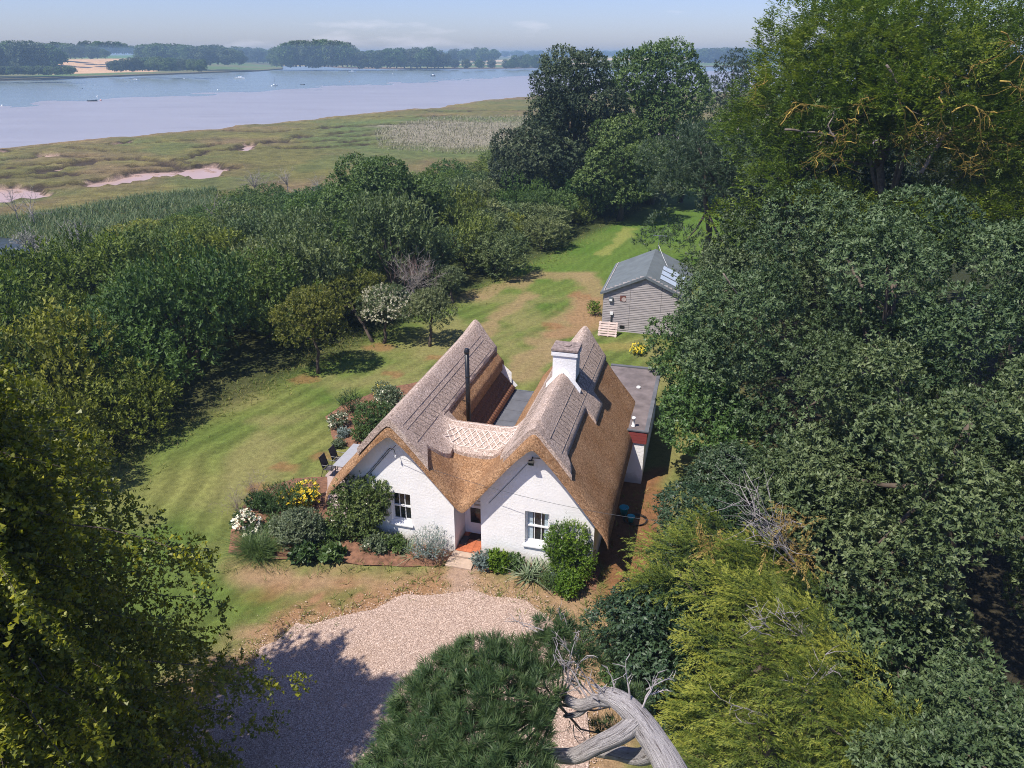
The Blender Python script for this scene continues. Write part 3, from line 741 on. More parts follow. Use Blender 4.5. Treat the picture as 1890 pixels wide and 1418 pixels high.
for base, c, lo, hi, i0, i1 in ((rbL, RL, .58, .92, 0, 9.2), (rbR, RR, .5, .86, .2, 9.2)):
    mb = MB(); i = i0
    while i < i1:
        for sgn in (1, -1):
            mb.bar(on_ridge(c + sgn * lo, i), on_ridge(c + sgn * hi, i + .3), .018, .015); mb.bar(on_ridge(c + sgn * hi, i), on_ridge(c + sgn * lo, i + .3), .018, .015)
        i += .3
    mb.build('spar_lattice', M['ligger'], base)['kind'] = 'stuff'
for d in (.10, .28, .86): rod([on_ridge(t, IC - d, .15) for t in np.arange(-.8, 2.0, .3)], rbC, M['ligger_pale'], .02)
mb = MB(); t = -.72
while t < 1.7:
    for q in (0, 1):
        a, b = .30 + .27 * q, .57 + .27 * q
        mb.bar(on_ridge(t, IC - a, .15), on_ridge(t + .26, IC - b, .16), .024, .02); mb.bar(on_ridge(t, IC - b, .16), on_ridge(t + .26, IC - a, .16), .024, .02)
    t += .26
mb.build('spar_lattice', M['ligger_pale'], rbC)['kind'] = 'stuff'

# walls
def wall(name, r0, r1, top, holes, y, parent=house, mat=None, depth=.28, z0=-.05):
    rs = sorted(set([r0, r1] + [q for h in holes for q in h[:2]] + list(np.linspace(r0, r1, 25))))
    mb = MB()
    for a, b in zip(rs[:-1], rs[1:]):
        iv = [(z0, None)]; m_ = (a + b) / 2
        hs = sorted([h for h in holes if h[0] - 1e-6 <= m_ <= h[1] + 1e-6], key=lambda h: h[2])
        cur = z0
        for h in hs:
            if h[2] > cur: mb.add([(a, y, cur), (b, y, cur), (b, y, h[2]), (a, y, h[2])], [(0, 1, 2, 3)])
            cur = h[3]
        mb.add([(a, y, cur), (b, y, cur), (b, y, top(b)), (a, y, top(a))], [(0, 1, 2, 3)])
    for h in holes:
        a, b, z_, z1 = h
        mb.add([(a, y, z_), (a, y + depth, z_), (a, y + depth, z1), (a, y, z1)], [(0, 1, 2, 3)])
        mb.add([(b, y, z_), (b, y + depth, z_), (b, y + depth, z1), (b, y, z1)], [(3, 2, 1, 0)])
        mb.add([(a, y, z1), (b, y, z1), (b, y + depth, z1), (a, y + depth, z1)], [(3, 2, 1, 0)])
        mb.add([(a, y, z_), (b, y, z_), (b, y + depth, z_), (a, y + depth, z_)], [(0, 1, 2, 3)])
    return mb.build(name, mat or M['white_wall'], parent)
tl = lambda r: ZL - .42 - SL * max(0, abs(r - RL) - .05); tr_ = lambda r: ZR - .42 - SR * max(0, abs(r - RR) - .05)
WL = (-2.42, -1.63, .92, 2.27); WR = (2.72, 3.60, .93, 2.36)
wall('wall', -4.25, .06, tl, [WL], 0.0); wall('wall', 1.08, 5.2, tr_, [WR], 0.0)
side = MB()
side.add([(-4.25, 0, -.05), (-4.25, 9.3, -.05), (-4.25, 9.3, 2.4), (-4.25, 0, 2.4)], [(0, 3, 2, 1)])
side.add([(5.2, 0, -.05), (5.2, 9.2, -.05), (5.2, 9.2, 2.4), (5.2, 0, 2.4)], [(0, 1, 2, 3)])
side.add([(-4.25, 9.3, -.05), (-.3, 9.3, -.05), (-.3, 9.3, 3.4), (-2.1, 9.3, 5.0), (-4.25, 9.3, 2.4)], [(0, 4, 3, 2, 1)])
side.add([(1.0, 9.2, -.05), (5.2, 9.2, -.05), (5.2, 9.2, 2.4), (3.05, 9.2, 5.2), (1.0, 9.2, 2.6)], [(0, 4, 3, 2, 1)])
side.add([(-.3, 9.0, -.05), (1.0, 9.0, -.05), (1.0, 9.0, 2.45), (-.3, 9.0, 2.45)], [(0, 3, 2, 1)])
side.build('outer_wall', M['white_wall'], house)
porch = MB()
porch.add([(.06, 0, 0), (.06, 1.25, 0), (.06, 1.25, 2.6), (.06, 0, 2.6)], [(0, 1, 2, 3)])
porch.add([(1.08, 0, 0), (1.08, 1.25, 0), (1.08, 1.25, 2.6), (1.08, 0, 2.6)], [(3, 2, 1, 0)])
porch.add([(.06, 1.25, 2.15), (1.08, 1.25, 2.15), (1.08, 1.25, 2.6), (.06, 1.25, 2.6)], [(0, 1, 2, 3)])
porch.build('porch_wall', M['white_wall'], house)
wall('lintel', .06, 1.08, lambda r: 2.60, [], .30, z0=2.26)
# porch floor of quarry tiles, stone threshold and step
for a in range(5):
    for b in range(6):
        r0 = .075 + a * .2; q = MB().box((r0, -.02 + b * .2, .05), (r0 + .193, -.02 + b * .2 + .193, .155 + .002 * ((a * 7 + b * 3) % 3)))
        q.build('floor_tile', M['quarry_tile'], house)
bevel(MB().box((.0, -.30, -.02), (1.12, -.03, .15)).build('threshold', M['step_stone'], house), .015)
bevel(MB().box((-.05, -.85, -.02), (.95, -.32, .085)).build('doorstep', M['step_stone'], house), .02)
def rect_frame(mb, r0, r1, z0, z1, y0, y1, w):
    mb.box((r0, y0, z0), (r0 + w, y1, z1)); mb.box((r1 - w, y0, z0), (r1, y1, z1))
    mb.box((r0 + w, y0, z0), (r1 - w, y1, z0 + w)); mb.box((r0 + w, y0, z1 - w), (r1 - w, y1, z1))
dd = MB(); rect_frame(dd, .07, 1.07, .16, 2.14, 1.15, 1.24, .07)
dfr = dd.build('door_frame', M['white_paint'], house)
dd = MB(); rect_frame(dd, .145, .995, .18, 2.06, 1.17, 1.22, .14)
dd.box((.285, 1.175, 1.30), (.855, 1.215, 1.62)); dd.box((.285, 1.175, .32), (.855, 1.215, .62))
door = dd.build('door', M['white_paint'], house)
MB().box((.285, 1.19, .62), (.855, 1.20, 1.30)).build('door_pane', M['door_glass'], door)
MB().add([(.285, 1.19, 1.62), (.855, 1.19, 1.62), (.855, 1.19, 1.78), (.72, 1.19, 1.88), (.42, 1.19, 1.88), (.285, 1.19, 1.78)], [(0, 1, 2, 3, 4, 5)]).build('door_pane', M['door_glass'], door)
MB().box((.285, 1.188, 1.881), (.855, 1.21, 1.93)).build('fanlight_rail', M['white_paint'], door)
MB().box((.45, 1.155, 1.42), (.72, 1.17, 1.49)).build('letterbox', plain('brass_grey', (.35, .33, .32), .35, .6), door)
MB().box((.30, .72, .158), (.85, 1.12, .172)).build('doormat', plain('coir', (.05, .03, .025), .95), house)
bx_ = MB().box((.12, .35, .158), (.36, .80, .24)); bx_.build('boot_tray', M['dark_frame'], house)
def sash(op, label, curt):
    r0, r1, z0, z1 = op; y = .13
    w = empty('window', (0, 0, 0)); w.parent = house; w['label'] = label
    mb = MB(); rect_frame(mb, r0 + .004, r1 - .004, z0 + .10, z1 - .004, y, y + .10, .06)
    fr = mb.build('frame', M['white_paint'], w)
    zm = (z0 + .10 + z1) / 2
    MB().box((r0 + .064, y - .012, zm - .028), (r1 - .064, y + .085, zm + .028)).build('meeting_rail', M['white_paint'], w)
    pw = (r1 - r0 - .128) / 3
    for k in range(3):
        for lo, hi in ((z0 + .16, zm - .028), (zm + .028, z1 - .064)):
            MB().box((r0 + .064 + k * pw + .012, y + .05, lo + .004), (r0 + .064 + (k + 1) * pw - .012, y + .056, hi - .004)).build('pane', M['glass'], w)
        if k: 
            for lo, hi in ((z0 + .16, zm - .028), (zm + .028, z1 - .064)):
                MB().box((r0 + .064 + k * pw - .013, y + .02, lo), (r0 + .064 + k * pw + .013, y + .07, hi)).build('glazing_bar', M['white_paint'], w)
    MB().add([(r0 - .06, -.07, z0 - .06), (r1 + .06, -.07, z0 - .06), (r1 + .06, -.07, z0 - .005), (r0 - .06, -.07, z0 - .005), (r0 - .06, y, z0 + .095), (r1 + .06, y, z0 + .095), (r0 - .06, y, z0 - .06), (r1 + .06, y, z0 - .06)],
             [(0, 1, 2, 3), (3, 2, 5, 4), (0, 3, 4, 6), (1, 7, 5, 2), (0, 6, 7, 1)]).build('sill', M['white_paint'], w)
    if curt:
        for a, b in ((r0 + .07, r0 + .26), (r1 - .2, r1 - .07)):
            MB().box((a, y + .044, z0 + .17), (b, y + .0485, z1 - .08)).build('curtain', M['curtain'], w)
sash(WL, 'sash window of the left gable behind the climbing rose', False); sash(WR, 'sash window of the right gable with pale curtains', True)

# chimney on the right ridge
ch = empty('chimney', (0, 0, 0)); ch.parent = house; ch['label'] = 'white painted chimney with worn grey cap'
c0, c1, d0, d1 = 2.62, 3.55, 4.62, 5.38
bevel(MB().box((c0, d0, 4.4), (c1, d1, 6.42)).build('stack', M['brick_white'], ch), .02)
cap = MB().box((c0 - .05, d0 - .05, 6.42), (c1 + .05, d1 + .05, 6.60)); bevel(cap.build('oversailing_course', M['brick_white'], ch), .02)
cap = MB().box((c0 - .07, d0 - .07, 6.60), (c1 + .07, d1 + .07, 6.74)); bevel(cap.build('cap', M['cap_stone'], ch), .04)
MB().lathe([(.16, 0), (.17, .03), (.15, .05)], 12, (3.1, 5.0, 6.735)).build('flue_cap', M['cap_stone'], ch)
for s_, rr_ in ((-1, c0), (1, c1)):
    fl = MB().add([(rr_ + s_ * .012, d0 - .02, 5.05), (rr_ + s_ * .012, d1 + .02, 5.05), (rr_ + s_ * .012, d1 + .02, 5.50), (rr_ + s_ * .012, d0 - .02, 5.50)], [(0, 1, 2, 3), (3, 2, 1, 0)]); fl.build('side_flashing', M['lead'], ch)
fl = MB(); n = 9
for k in range(n):
    r = c0 - .22 + (c1 - c0 + .44) * k / (n - 1); z = float(T0(np.float64(r), np.float64(4.6))) + .17
    fl.v += [(r, d0 - .17, z + .0), (r, d0 - .012, z + .14)]
    if k: fl.f.append((2 * k - 2, 2 * k, 2 * k + 1, 2 * k - 1))
fl.build('mortar_fillet', M['brick_white'], ch)
fl = MB().box((c1 + .015, d0 + .15, 5.02), (c1 + .30, d1 - .12, 5.09), None)
mm = Matrix.Translation((c1 + .02, 0, 5.25)) @ Matrix.Rotation(math.radians(52), 4, 'Y') @ Matrix.Translation((-c1 - .02, 0, -5.05))
fl = MB().box((c1 + .02, d0 + .1, 5.02), (c1 + .36, d1 - .1, 5.05), mm); fl.build('apron_flashing', M['lead'], ch)

# stove flue
fx, fy = -.5, 3.55
fu = empty('stove_flue', (0, 0, 0)); fu.parent = house; fu['label'] = 'tall black stove pipe between the roofs'
MB().tube([(fx, fy, 2.9), (fx, fy, 6.62)], .088, 16).build('pipe', M['black_metal'], fu, True)
MB().lathe([(.095, 0), (.105, .02), (.105, .12), (.085, .14), (.085, .2), (.07, .21)], 16, (fx, fy, 6.58)).build('cowl', M['black_metal'], fu, True)
for z in (4.55, 5.6): MB().lathe([(.094, 0), (.098, .01), (.098, .05), (.094, .06)], 16, (fx, fy, z)).build('joint_band', M['black_metal'], fu)
st_ = MB(); st_.bar((fx, fy + .05, 4.6), (fx - .42, fy + .55, 4.28), .025); st_.bar((fx, fy + .05, 4.45), (fx - .2, fy + .7, 4.1), .025); st_.bar((fx - .42, fy + .55, 4.28), (fx - .2, fy + .7, 4.1), .02)
st_.build('stay', M['black_metal'], fu)

# flat felt roof between the wings and the pantile skirt under the left thatch
MB().box((-.55, 3.2, 2.40), (1.5, 9.25, 2.52)).build('flat_roof', M['felt'], house)
for k in range(5): MB().box((-.54, 4.0 + k * 1.05, 2.52), (1.49, 4.05 + k * 1.05, 2.531)).build('felt_seam', M['felt'], house)
MB().box((-.3, 9.25, 2.38), (1.45, 9.29, 2.55)).build('flat_roof_edge', M['lead'], house)
zt0, zt1, rt0, rt1 = 3.42, 2.60, -.92, -.12
dv = Vector((rt1 - rt0, 0, zt1 - zt0)); dvn = dv.normalized(); nrm = Vector((-dvn.z, 0, dvn.x))
tile_me = []
for mt in ('pantile', 'pantile_orange'):
    mb = MB(); W_, LN = .225, .33
    for k in range(7):
        a = k / 6; h = .035 * math.sin(math.pi * a) + .012
        for q in (0, 1):
            p = dvn * (LN * q) + nrm * (h + .028 * q); mb.v.append((p.x, a * W_, p.z))
        for q in (0, 1):
            p = dvn * (LN * q) + nrm * (h + .028 * q - .018); mb.v.append((p.x, a * W_, p.z))
        if k: 
            b = 4 * (k - 1); mb.f += [(b, b + 4, b + 5, b + 1), (b + 1, b + 5, b + 7, b + 3), (b + 2, b + 3, b + 7, b + 6)]
    me = mb.mesh('pantile', True); me.materials.append(M[mt]); tile_me.append(me)
sk = empty('pantile_skirt', (0, 0, 0)); sk.parent = house; sk['label'] = 'dark pantiles below the left thatch with an orange bottom row'
i = 3.75; c = 0
while i < 9.3:
    for row in range(4):
        o = bpy.data.objects.new('pantile', tile_me[1 if row == 3 else 0]); col.objects.link(o); o.parent = sk
        p = Vector((rt0, i, zt0)) + dvn * (row * .27); o.location = p
    i += .222
sb_ = MB().add([(rt0 + .0, 3.6, zt0 - .05), (rt1, 3.6, zt1 - .06), (rt1, 9.35, zt1 - .06), (rt0, 9.35, zt0 - .05)], [(0, 3, 2, 1), (0, 1, 2, 3)]); sb_.build('roof_boarding', M['dark_frame'], sk)
MB().bar((rt0 + .02, 9.39, zt0 + .1), (rt1 + .03, 9.39, zt1 + .06), .03, .16).build('bargeboard', M['white_paint'], sk)
MB().box((LOW_R - .25, 3.6, 2.45), (LOW_R + .1, 9.2, 2.75)).build('upstand', M['lead'], house)

# flat roofed side annexe
an = empty('annexe', (0, 0, 0)); an.parent = house; an['label'] = 'flat felt-roofed side extension with red boarded fascia'
ax0, ax1, ay0, ay1 = 4.75, 6.35, 6.6, 13.4
mb = MB(); mb.box((ax0, ay0, -.05), (ax1 - .1, ay1, 2.0)); mb.build('annexe_wall', M['white_wall'], an)
for k in range(4): MB().box((ax0 + .0, ay0 - .06, 2.0 + k * .125), (ax1 - .02, ay0 - .005 - .012 * (k % 2), 2.118 + k * .125)).build('fascia_board', M['red_board'], an)
MB().box((ax1 - .10, ay0, 2.0), (ax1 - .02, ay1, 2.5)).build('side_fascia', M['red_board'], an)
MB().box((ax0 - .9, ay0 - .02, 2.5), (ax1, ay1, 2.56)).build('felt_deck', M['felt_warm'], an)
for a, b in (((ax1 - .14, ay0 - .08, 2.56), (ax1 + .03, ay1 + .05, 2.62)), ((ax0 - .9, ay1 - .15, 2.56), (ax1 - .142, ay1 + .05, 2.615)), ((ax0 - .2, ay0 - .08, 2.56), (ax1 - .142, ay0 + .02, 2.61))): MB().box(a, b).build('felt_kerb', M['felt'], an)
for q in ((5.35, 7.35), (5.5, 10.9)): MB().lathe([(.10, 0), (.11, .05), (.09, .1), (.03, .12)], 12, (q[0], q[1], 2.56)).build('roof_vent', M['white_paint'], an, True)
vp = MB().lathe([(.085, 0), (.085, .05), (.06, .06), (.06, .36), (.085, .37), (.09, .42), (.07, .46)], 12, (5.7, 6.95, 2.56)); vp.build('vent_pipe', M['white_paint'], an, True)
MB().box((ax0 + .75, ay0 - .03, 1.1), (ax0 + .85, ay0 - .002, 1.9)).build('window_frame', M['dark_frame'], an)

# gable fittings
fd = empty('floodlight', (0, 0, 0)); fd.parent = house
m0 = Matrix.Translation((2.98, -.26, 4.50)) @ Matrix.Rotation(.5, 4, 'X')
MB().box((-.09, -.05, -.10), (.09, .07, .06), m0).build('lamp_housing', M['black_metal'], fd)
MB().box((-.075, -.056, -.085), (.075, -.051, .045), m0).build('lamp_lens', M['glass'], fd)
MB().bar((2.98, 0, 4.58), (2.98, -.24, 4.54), .03).build('bracket', M['black_metal'], fd); MB().bar((2.98, -.03, 4.56), (3.24, -.06, 4.60), .02).build('sensor_arm', M['black_metal'], fd)
br = MB(); br.tube([(-2.28, -.04, 4.15), (-2.05, -.16, 4.2), (-2.0, -.18, 4.02)], .014, 5); br.tube([(-2.02, -.05, 4.32), (-2.2, -.12, 4.12)], .012, 5); br.build('cable_bracket', M['dark_frame'], house)
MB().lathe([(.03, 0), (.035, .06), (.02, .1)], 8, (-2.0, -.18, 3.90)).build('insulator', M['white_paint'], house)
for pts in ([(-2.28, -.03, 4.15), (-3.2, -.03, 3.0), (-4.15, -.03, 1.95)], [(-2.28, -.025, 4.05), (-3.2, -.025, 2.9), (-4.15, -.025, 1.85)]):
    MB().tube(pts, .012, 5).build('wall_cable', M['dark_frame'], house)
MB().tube([(2.95, -.02, 4.5), (2.2, -.02, 3.5), (1.4, -.02, 2.45)], .010, 5).build('wall_cable', M['lead'], house)

# ------------------------------------------------------------------ trees and bushes
M['oak'] = leaf_mat('oak_leaf', (0.036, 0.062, 0.024), (0.072, 0.11, 0.042), (0.15, 0.195, 0.085), 0.55, 0.35, 0.15)
M['oak_far'] = leaf_mat('oak_leaf_grey', (0.036, 0.06, 0.024), (0.068, 0.1, 0.04), (0.13, 0.17, 0.075), 0.55, 0.35, 0.15)
M['ash'] = leaf_mat('ash_leaf', (0.05, 0.085, 0.014), (0.105, 0.155, 0.022), (0.21, 0.24, 0.038), 0.5, 0.3, 0.3)
M['sycamore'] = leaf_mat('sycamore_leaf', (0.04, 0.078, 0.02), (0.078, 0.13, 0.034), (0.145, 0.21, 0.06), 0.55, 0.3, 0.22)
M['sycamore_dark'] = leaf_mat('copper_green_leaf', (0.026, 0.042, 0.022), (0.05, 0.072, 0.036), (0.095, 0.125, 0.06), 0.6, 0.25, 0.15)
M['pine'] = leaf_mat('pine_needle', (.026, .05, .020), (.055, .09, .030), (.125, .16, .055), .5, .3, .12)
M['pine_far'] = leaf_mat('pine_needle_dark', (0.036, 0.060, 0.029), (0.060, 0.090, 0.041), (0.108, 0.138, 0.066), .5, .35, .12)
M['thicket_a'] = leaf_mat('willow_leaf', (0.048, 0.08, 0.016), (0.098, 0.145, 0.03), (0.18, 0.23, 0.058), 0.6, 0.25, 0.22, hue=.2)
M['thicket_b'] = leaf_mat('blackthorn_leaf', (0.035, 0.064, 0.016), (0.07, 0.115, 0.028), (0.135, 0.185, 0.05), 0.6, 0.25, 0.2, hue=.2)
M['thicket_c'] = leaf_mat('golden_willow_leaf', (0.062, 0.085, 0.014), (0.13, 0.16, 0.024), (0.225, 0.245, 0.042), 0.6, 0.25, 0.24, hue=.2)
M['thicket_d'] = leaf_mat('grey_willow_leaf', (0.06, 0.088, 0.032), (0.112, 0.145, 0.055), (0.19, 0.225, 0.095), 0.6, 0.25, 0.2, hue=.2)
M['weeping'] = leaf_mat('weeping_leaf', (0.05, 0.075, 0.01), (0.13, 0.155, 0.015), (0.33, 0.32, 0.024), 0.45, 0.4, 0.32)
M['cypress'] = leaf_mat('cypress_spray', (0.045, 0.072, 0.01), (0.105, 0.138, 0.018), (0.25, 0.26, 0.04), 0.6, 0.3, 0.2)
M['cypress_brown'] = leaf_mat('cypress_brown', (.16, .085, .03), (.26, .15, .05), (.36, .24, .09), .7, .2, .1)
M['laurel'] = leaf_mat('drooping_leaf', (0.022, 0.042, 0.018), (0.036, 0.066, 0.028), (0.07, 0.105, 0.045), 0.5, 0.4, 0.12)
M['elder'] = leaf_mat('elder_leaf', (.030, .07, .018), (.055, .115, .030), (.10, .17, .045), .45, .4, .22)
M['apple'] = leaf_mat('apple_leaf', (.065, .085, .015), (.12, .135, .022), (.20, .20, .035), .5, .35, .25)
M['apple_grey'] = leaf_mat('apple_leaf_grey', (.06, .085, .035), (.11, .14, .06), (.18, .21, .10), .55, .3, .2)
M['blossom'] = leaf_mat('pale_blossom', (.20, .21, .12), (.42, .40, .30), (.66, .61, .50), .6, .3, .2)

SP = {
 'oak': dict(k=8, Ln=.165, Wd=.075, twig=.10, th=1.15, thsd=.3),
 'ash': dict(k=11, Ln=.16, Wd=.045, twig=.42, th=1.0, thsd=.25, flat=True, droop=.35),
 'broad': dict(k=7, Ln=.24, Wd=.16, twig=.28, th=1.1, thsd=.35, droop=.1),
 'shoot': dict(k=9, Ln=.20, Wd=.085, twig=.38, th=.85, thsd=.3),
 'needle': dict(k=26, Ln=.15, Wd=.013, twig=.12, th=.95, thsd=.35),
 'needle_far': dict(k=14, Ln=.34, Wd=.045, twig=.22, th=.85, thsd=.35),
 'spray': dict(k=24, Ln=.10, Wd=.020, twig=.55, th=.62, thsd=.2, flat=True, droop=.12, tip=.7),
 'droopleaf': dict(k=7, Ln=.13, Wd=.055, twig=.20, th=1.0, thsd=.3, droop=.7),
 'small': dict(k=9, Ln=.085, Wd=.05, twig=.16, th=1.0, thsd=.35),
}
def crown_mesh(rng, name, lobes, n, sp, mat, out=.65, up=.6, jit=.30, low=-.35, shell=(.7, 1.06), inner_leaf=.12, lean=None, quad=False, **kw):
    P, d = crown_points(rng, lobes, n, shell, low)
    A = d * out + np.array([0, 0, up]) + rng.normal(0, jit, d.shape) + (0 if lean is None else np.array(lean))
    tone = rng.normal(0, .16, len(lobes))[crown_points.k]
    parts = [sprigs(rng, P, A, **{**SP[sp], **kw, 'tone': tone})]
    inner = inner_leaf
    if inner:                                                     # sparse inner leaves, kept to darker tones as painted crown shade
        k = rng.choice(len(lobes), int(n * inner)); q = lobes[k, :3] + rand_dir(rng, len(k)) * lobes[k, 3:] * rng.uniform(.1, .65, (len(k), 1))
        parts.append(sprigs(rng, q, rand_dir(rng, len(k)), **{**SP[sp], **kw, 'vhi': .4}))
    return leaf_mesh(name, parts, mat, quad)
def tree(name, label, base, c, r, m, lr, n, sp, mat, seed, cat='tree', group=None, r0=.25, bark='bark', zmin=-.45, inner=.72, nl=9, extra=None, lobes=None, **kw):
    rng = np.random.RandomState(seed); b = np.array([base[0], base[1], base[2] if len(base) > 2 else 0.0])
    t = thing(name, label, cat, b, 0, group)
    lb = make_lobes(rng, np.array(c) - b, r, m, lr, zmin, inner) if lobes is None else np.array(lobes, float)
    if lobes is not None: lb[:, :3] -= b
    if extra is not None:
        e = np.array(extra, float); e[:, :3] -= b; lb = np.concatenate([lb, e])
    top = np.array(c) - b + np.array([0, 0, r[2] * .45])
    link('trunk', trunk_mesh(rng, 'trunk', (0, 0, -.15), top, r0, r0 * .25, lb, nl), M[bark], t)
    link('crown', crown_mesh(rng, 'crown', lb, n, sp, mat, **kw), None, t)
    return t

# the dark oaks along the right
tree('oak_tree', 'huge dark grey-green oak filling the right behind the annexe', (15.5, 27.5), (14.6, 27.2, 6.8), (7.3, 7.2, 5.2), 95, 1.15, 15000, 'oak', M['oak'], 1, r0=.42, Ln=.15, Wd=.07, low=-.3, zmin=-.7, shell=(.82, 1.05), inner=.92)
tree('oak_tree', 'dark oak overhanging the golden conifer at the right edge', (14.2, 18.8), (13.0, 18.4, 5.4), (5.4, 4.8, 4.4), 70, .98, 13000, 'oak', M['oak'], 2, r0=.36, quad=True, Ln=.135, Wd=.06, shell=(.82, 1.05), inner=.92, zmin=-.8, low=-.3)
tree('oak_tree', 'nearest oak crown in the bottom right corner', (10.2, 8.0), (9.3, 8.6, 4.9), (2.6, 2.4, 2.3), 34, .55, 5200, 'oak', M['oak'], 3, r0=.22, quad=True, Ln=.10, Wd=.045, inner=.85, zmin=-.8)
tree('oak_tree', 'leafy oak leaning over the shed roof', (14.0, 38.0), (13.1, 36.6, 5.6), (4.4, 4.4, 4.3), 42, 1.25, 4200, 'oak', M['oak_far'], 4, r0=.3)
tree('ash_tree', 'tall yellowish ash with bare orange-lichened boughs, top right', (20.5, 41.0), (19.6, 40.0, 14.2), (9.2, 7.0, 6.6), 120, 1.75, 22000, 'ash', M['ash'], 5, inner_leaf=.45, r0=.34, zmin=-.35, Ln=.19, Wd=.06, nl=12, extra=[(15.5, 35.5, 10.2, 1.8, 1.4, 1.2), (18, 34.8, 9.6, 1.8, 1.4, 1.1), (20.5, 34.5, 9.8, 1.8, 1.4, 1.1), (23, 34.5, 10.2, 1.8, 1.4, 1.2), (13, 36.5, 11, 1.7, 1.4, 1.2), (16.8, 36.5, 8.8, 1.6, 1.4, 1.1), (21.5, 36, 8.6, 1.8, 1.4, 1.1), (11.5, 37.5, 9.0, 1.4, 1.2, 1.2)], bark='limb', low=-.1, lean=(-.2, -.1, 0))
tree('ash_tree', 'lower leafy ash beneath the tall ash at the right edge', (27, 36), (26, 36, 11), (6, 5, 6), 55, 1.6, 7000, 'ash', M['ash'], 6, r0=.35)
tree('pine_tree', 'dark pine with drooping boughs over the far lawn', (17.0, 61.0), (15.2, 60.0, 8.2), (6.2, 4.5, 4.8), 42, 1.2, 2600, 'needle_far', M['pine_far'], 7, r0=.32, low=-.5, up=.7, extra=[(12.2, 59, 4.0, 1.5, 1.2, 1.0), (11.2, 58.5, 3.0, 1.2, 1.0, .8), (13.8, 57, 3.4, 1.6, 1.2, 1.0), (16.8, 54, 3.0, 1.5, 1.2, 1.1), (15.3, 51, 2.2, 1.1, 1.0, .8), (18.5, 56, 5, 2, 1.6, 1.4)])
tree('sycamore_tree', 'dark greyish-leaved tree at the left of the tall grove', (7.5, 86.5), (6.8, 86, 10.2), (5.6, 5.5, 8.4), 75, 1.6, 7500, 'broad', M['sycamore_dark'], 8, r0=.45, zmin=-.8)
tree('sycamore_tree', 'broad green sycamore, tallest of the grove beyond the lawn', (17.0, 91), (16.3, 90, 10.6), (7.2, 6.0, 8.8), 85, 1.75, 8500, 'broad', M['sycamore'], 9, r0=.5, zmin=-.8)
tree('sycamore_tree', 'low rounded green tree at the foot of the grove', (12.0, 81), (12.0, 80.5, 6.0), (5.2, 4.0, 5.6), 46, 1.3, 4500, 'broad', M['sycamore'], 10, r0=.3, zmin=-.8)
tree('sycamore_tree', 'dark low bushy tree at the marsh end of the grove', (1.5, 86), (1.8, 85, 5.0), (4.2, 4, 4.6), 36, 1.3, 3600, 'broad', M['sycamore_dark'], 12, r0=.25, zmin=-.7)
tree('sycamore_tree', 'green tree filling the dark end of the lawn under the pine', (21, 92), (21.5, 88, 5.5), (6, 4, 5.5), 46, 1.5, 2400, 'broad', M['sycamore'], 13, r0=.3, zmin=-.8)
c_ = AT(1352, 150, 130); tree('distant_tree', 'grey-green tree in the gap beside the tall ash', (c_[0], c_[1], -1), c_ + np.array([0, 0, -1]), (5.5, 5, 6.2), 40, 1.5, 1500, 'broad', M['sycamore_dark'], 14, r0=.3, zmin=-.7)
c_ = AT(1370, 215, 85); tree('leafy_tree', 'bright green bushy tree behind the dark pine', (c_[0], c_[1], 0), (c_[0], c_[1], 6.5), (6, 4, 5.5), 40, 1.5, 1800, 'broad', M['elder'], 15, r0=.3, zmin=-.8)
tree('spreading_tree', 'broad dark green tree standing out of the thicket centre', (-10.6, 63), (-10.8, 63, 5.0), (6.4, 4.6, 4.3), 64, 1.15, 7500, 'broad', M['sycamore'], 16, r0=.35, zmin=-.7, Ln=.19, Wd=.13)
tree('backing_tree', 'dark tree filling the space behind the lichened boughs', (22, 50), (20.5, 48.5, 8.5), (7.5, 3.5, 6.5), 60, 1.6, 3600, 'broad', M['sycamore_dark'], 17, r0=.35, zmin=-.8, Ln=.24, Wd=.15)
tree('backing_tree', 'dark tree behind the lower ash at the right edge', (34, 47), (33, 46, 10), (7.5, 4, 8.5), 70, 1.7, 3600, 'broad', M['sycamore_dark'], 18, r0=.35, zmin=-.8, Ln=.24, Wd=.15)
tree('backing_tree', 'dark broad tree closing the view behind the tall ash', (25, 66), (23.5, 65, 9), (9.5, 4, 8.5), 70, 1.8, 3600, 'broad', M['sycamore_dark'], 35, r0=.4, zmin=-.8)
tree('backing_tree', 'dark tree behind everything at the top right edge', (41, 66), (40, 65, 11), (10, 4, 10), 70, 2.0, 3600, 'broad', M['sycamore_dark'], 36, r0=.4, zmin=-.8)
tree('understorey_bush', 'shadowed dark bush under the overhanging oak', (10.6, 15.0), (10.4, 15.0, 1.8), (2.4, 2.6, 2.2), 30, .8, 1900, 'oak', M['oak'], 28, 'bush', r0=.1, zmin=-.9)
tree('understorey_bush', 'shadowed bush behind the corner oak', (10.8, 11.6), (10.6, 11.6, 1.5), (2.4, 2.0, 1.9), 28, .75, 1600, 'oak', M['oak'], 29, 'bush', r0=.1, zmin=-.9)
tree('understorey_bush', 'dark bush at the foot of the huge oak', (10.6, 22.6), (10.4, 22.6, 2.2), (2.2, 2.4, 2.4), 30, .8, 2000, 'oak', M['oak'], 30, 'bush', r0=.1, zmin=-.9)
tree('understorey_bush', 'dark bush between the two oaks', (14.5, 22.5), (14.0, 22.6, 2.6), (2.6, 2.2, 2.8), 30, .9, 1900, 'oak', M['oak'], 34, 'bush', r0=.1, zmin=-.9)
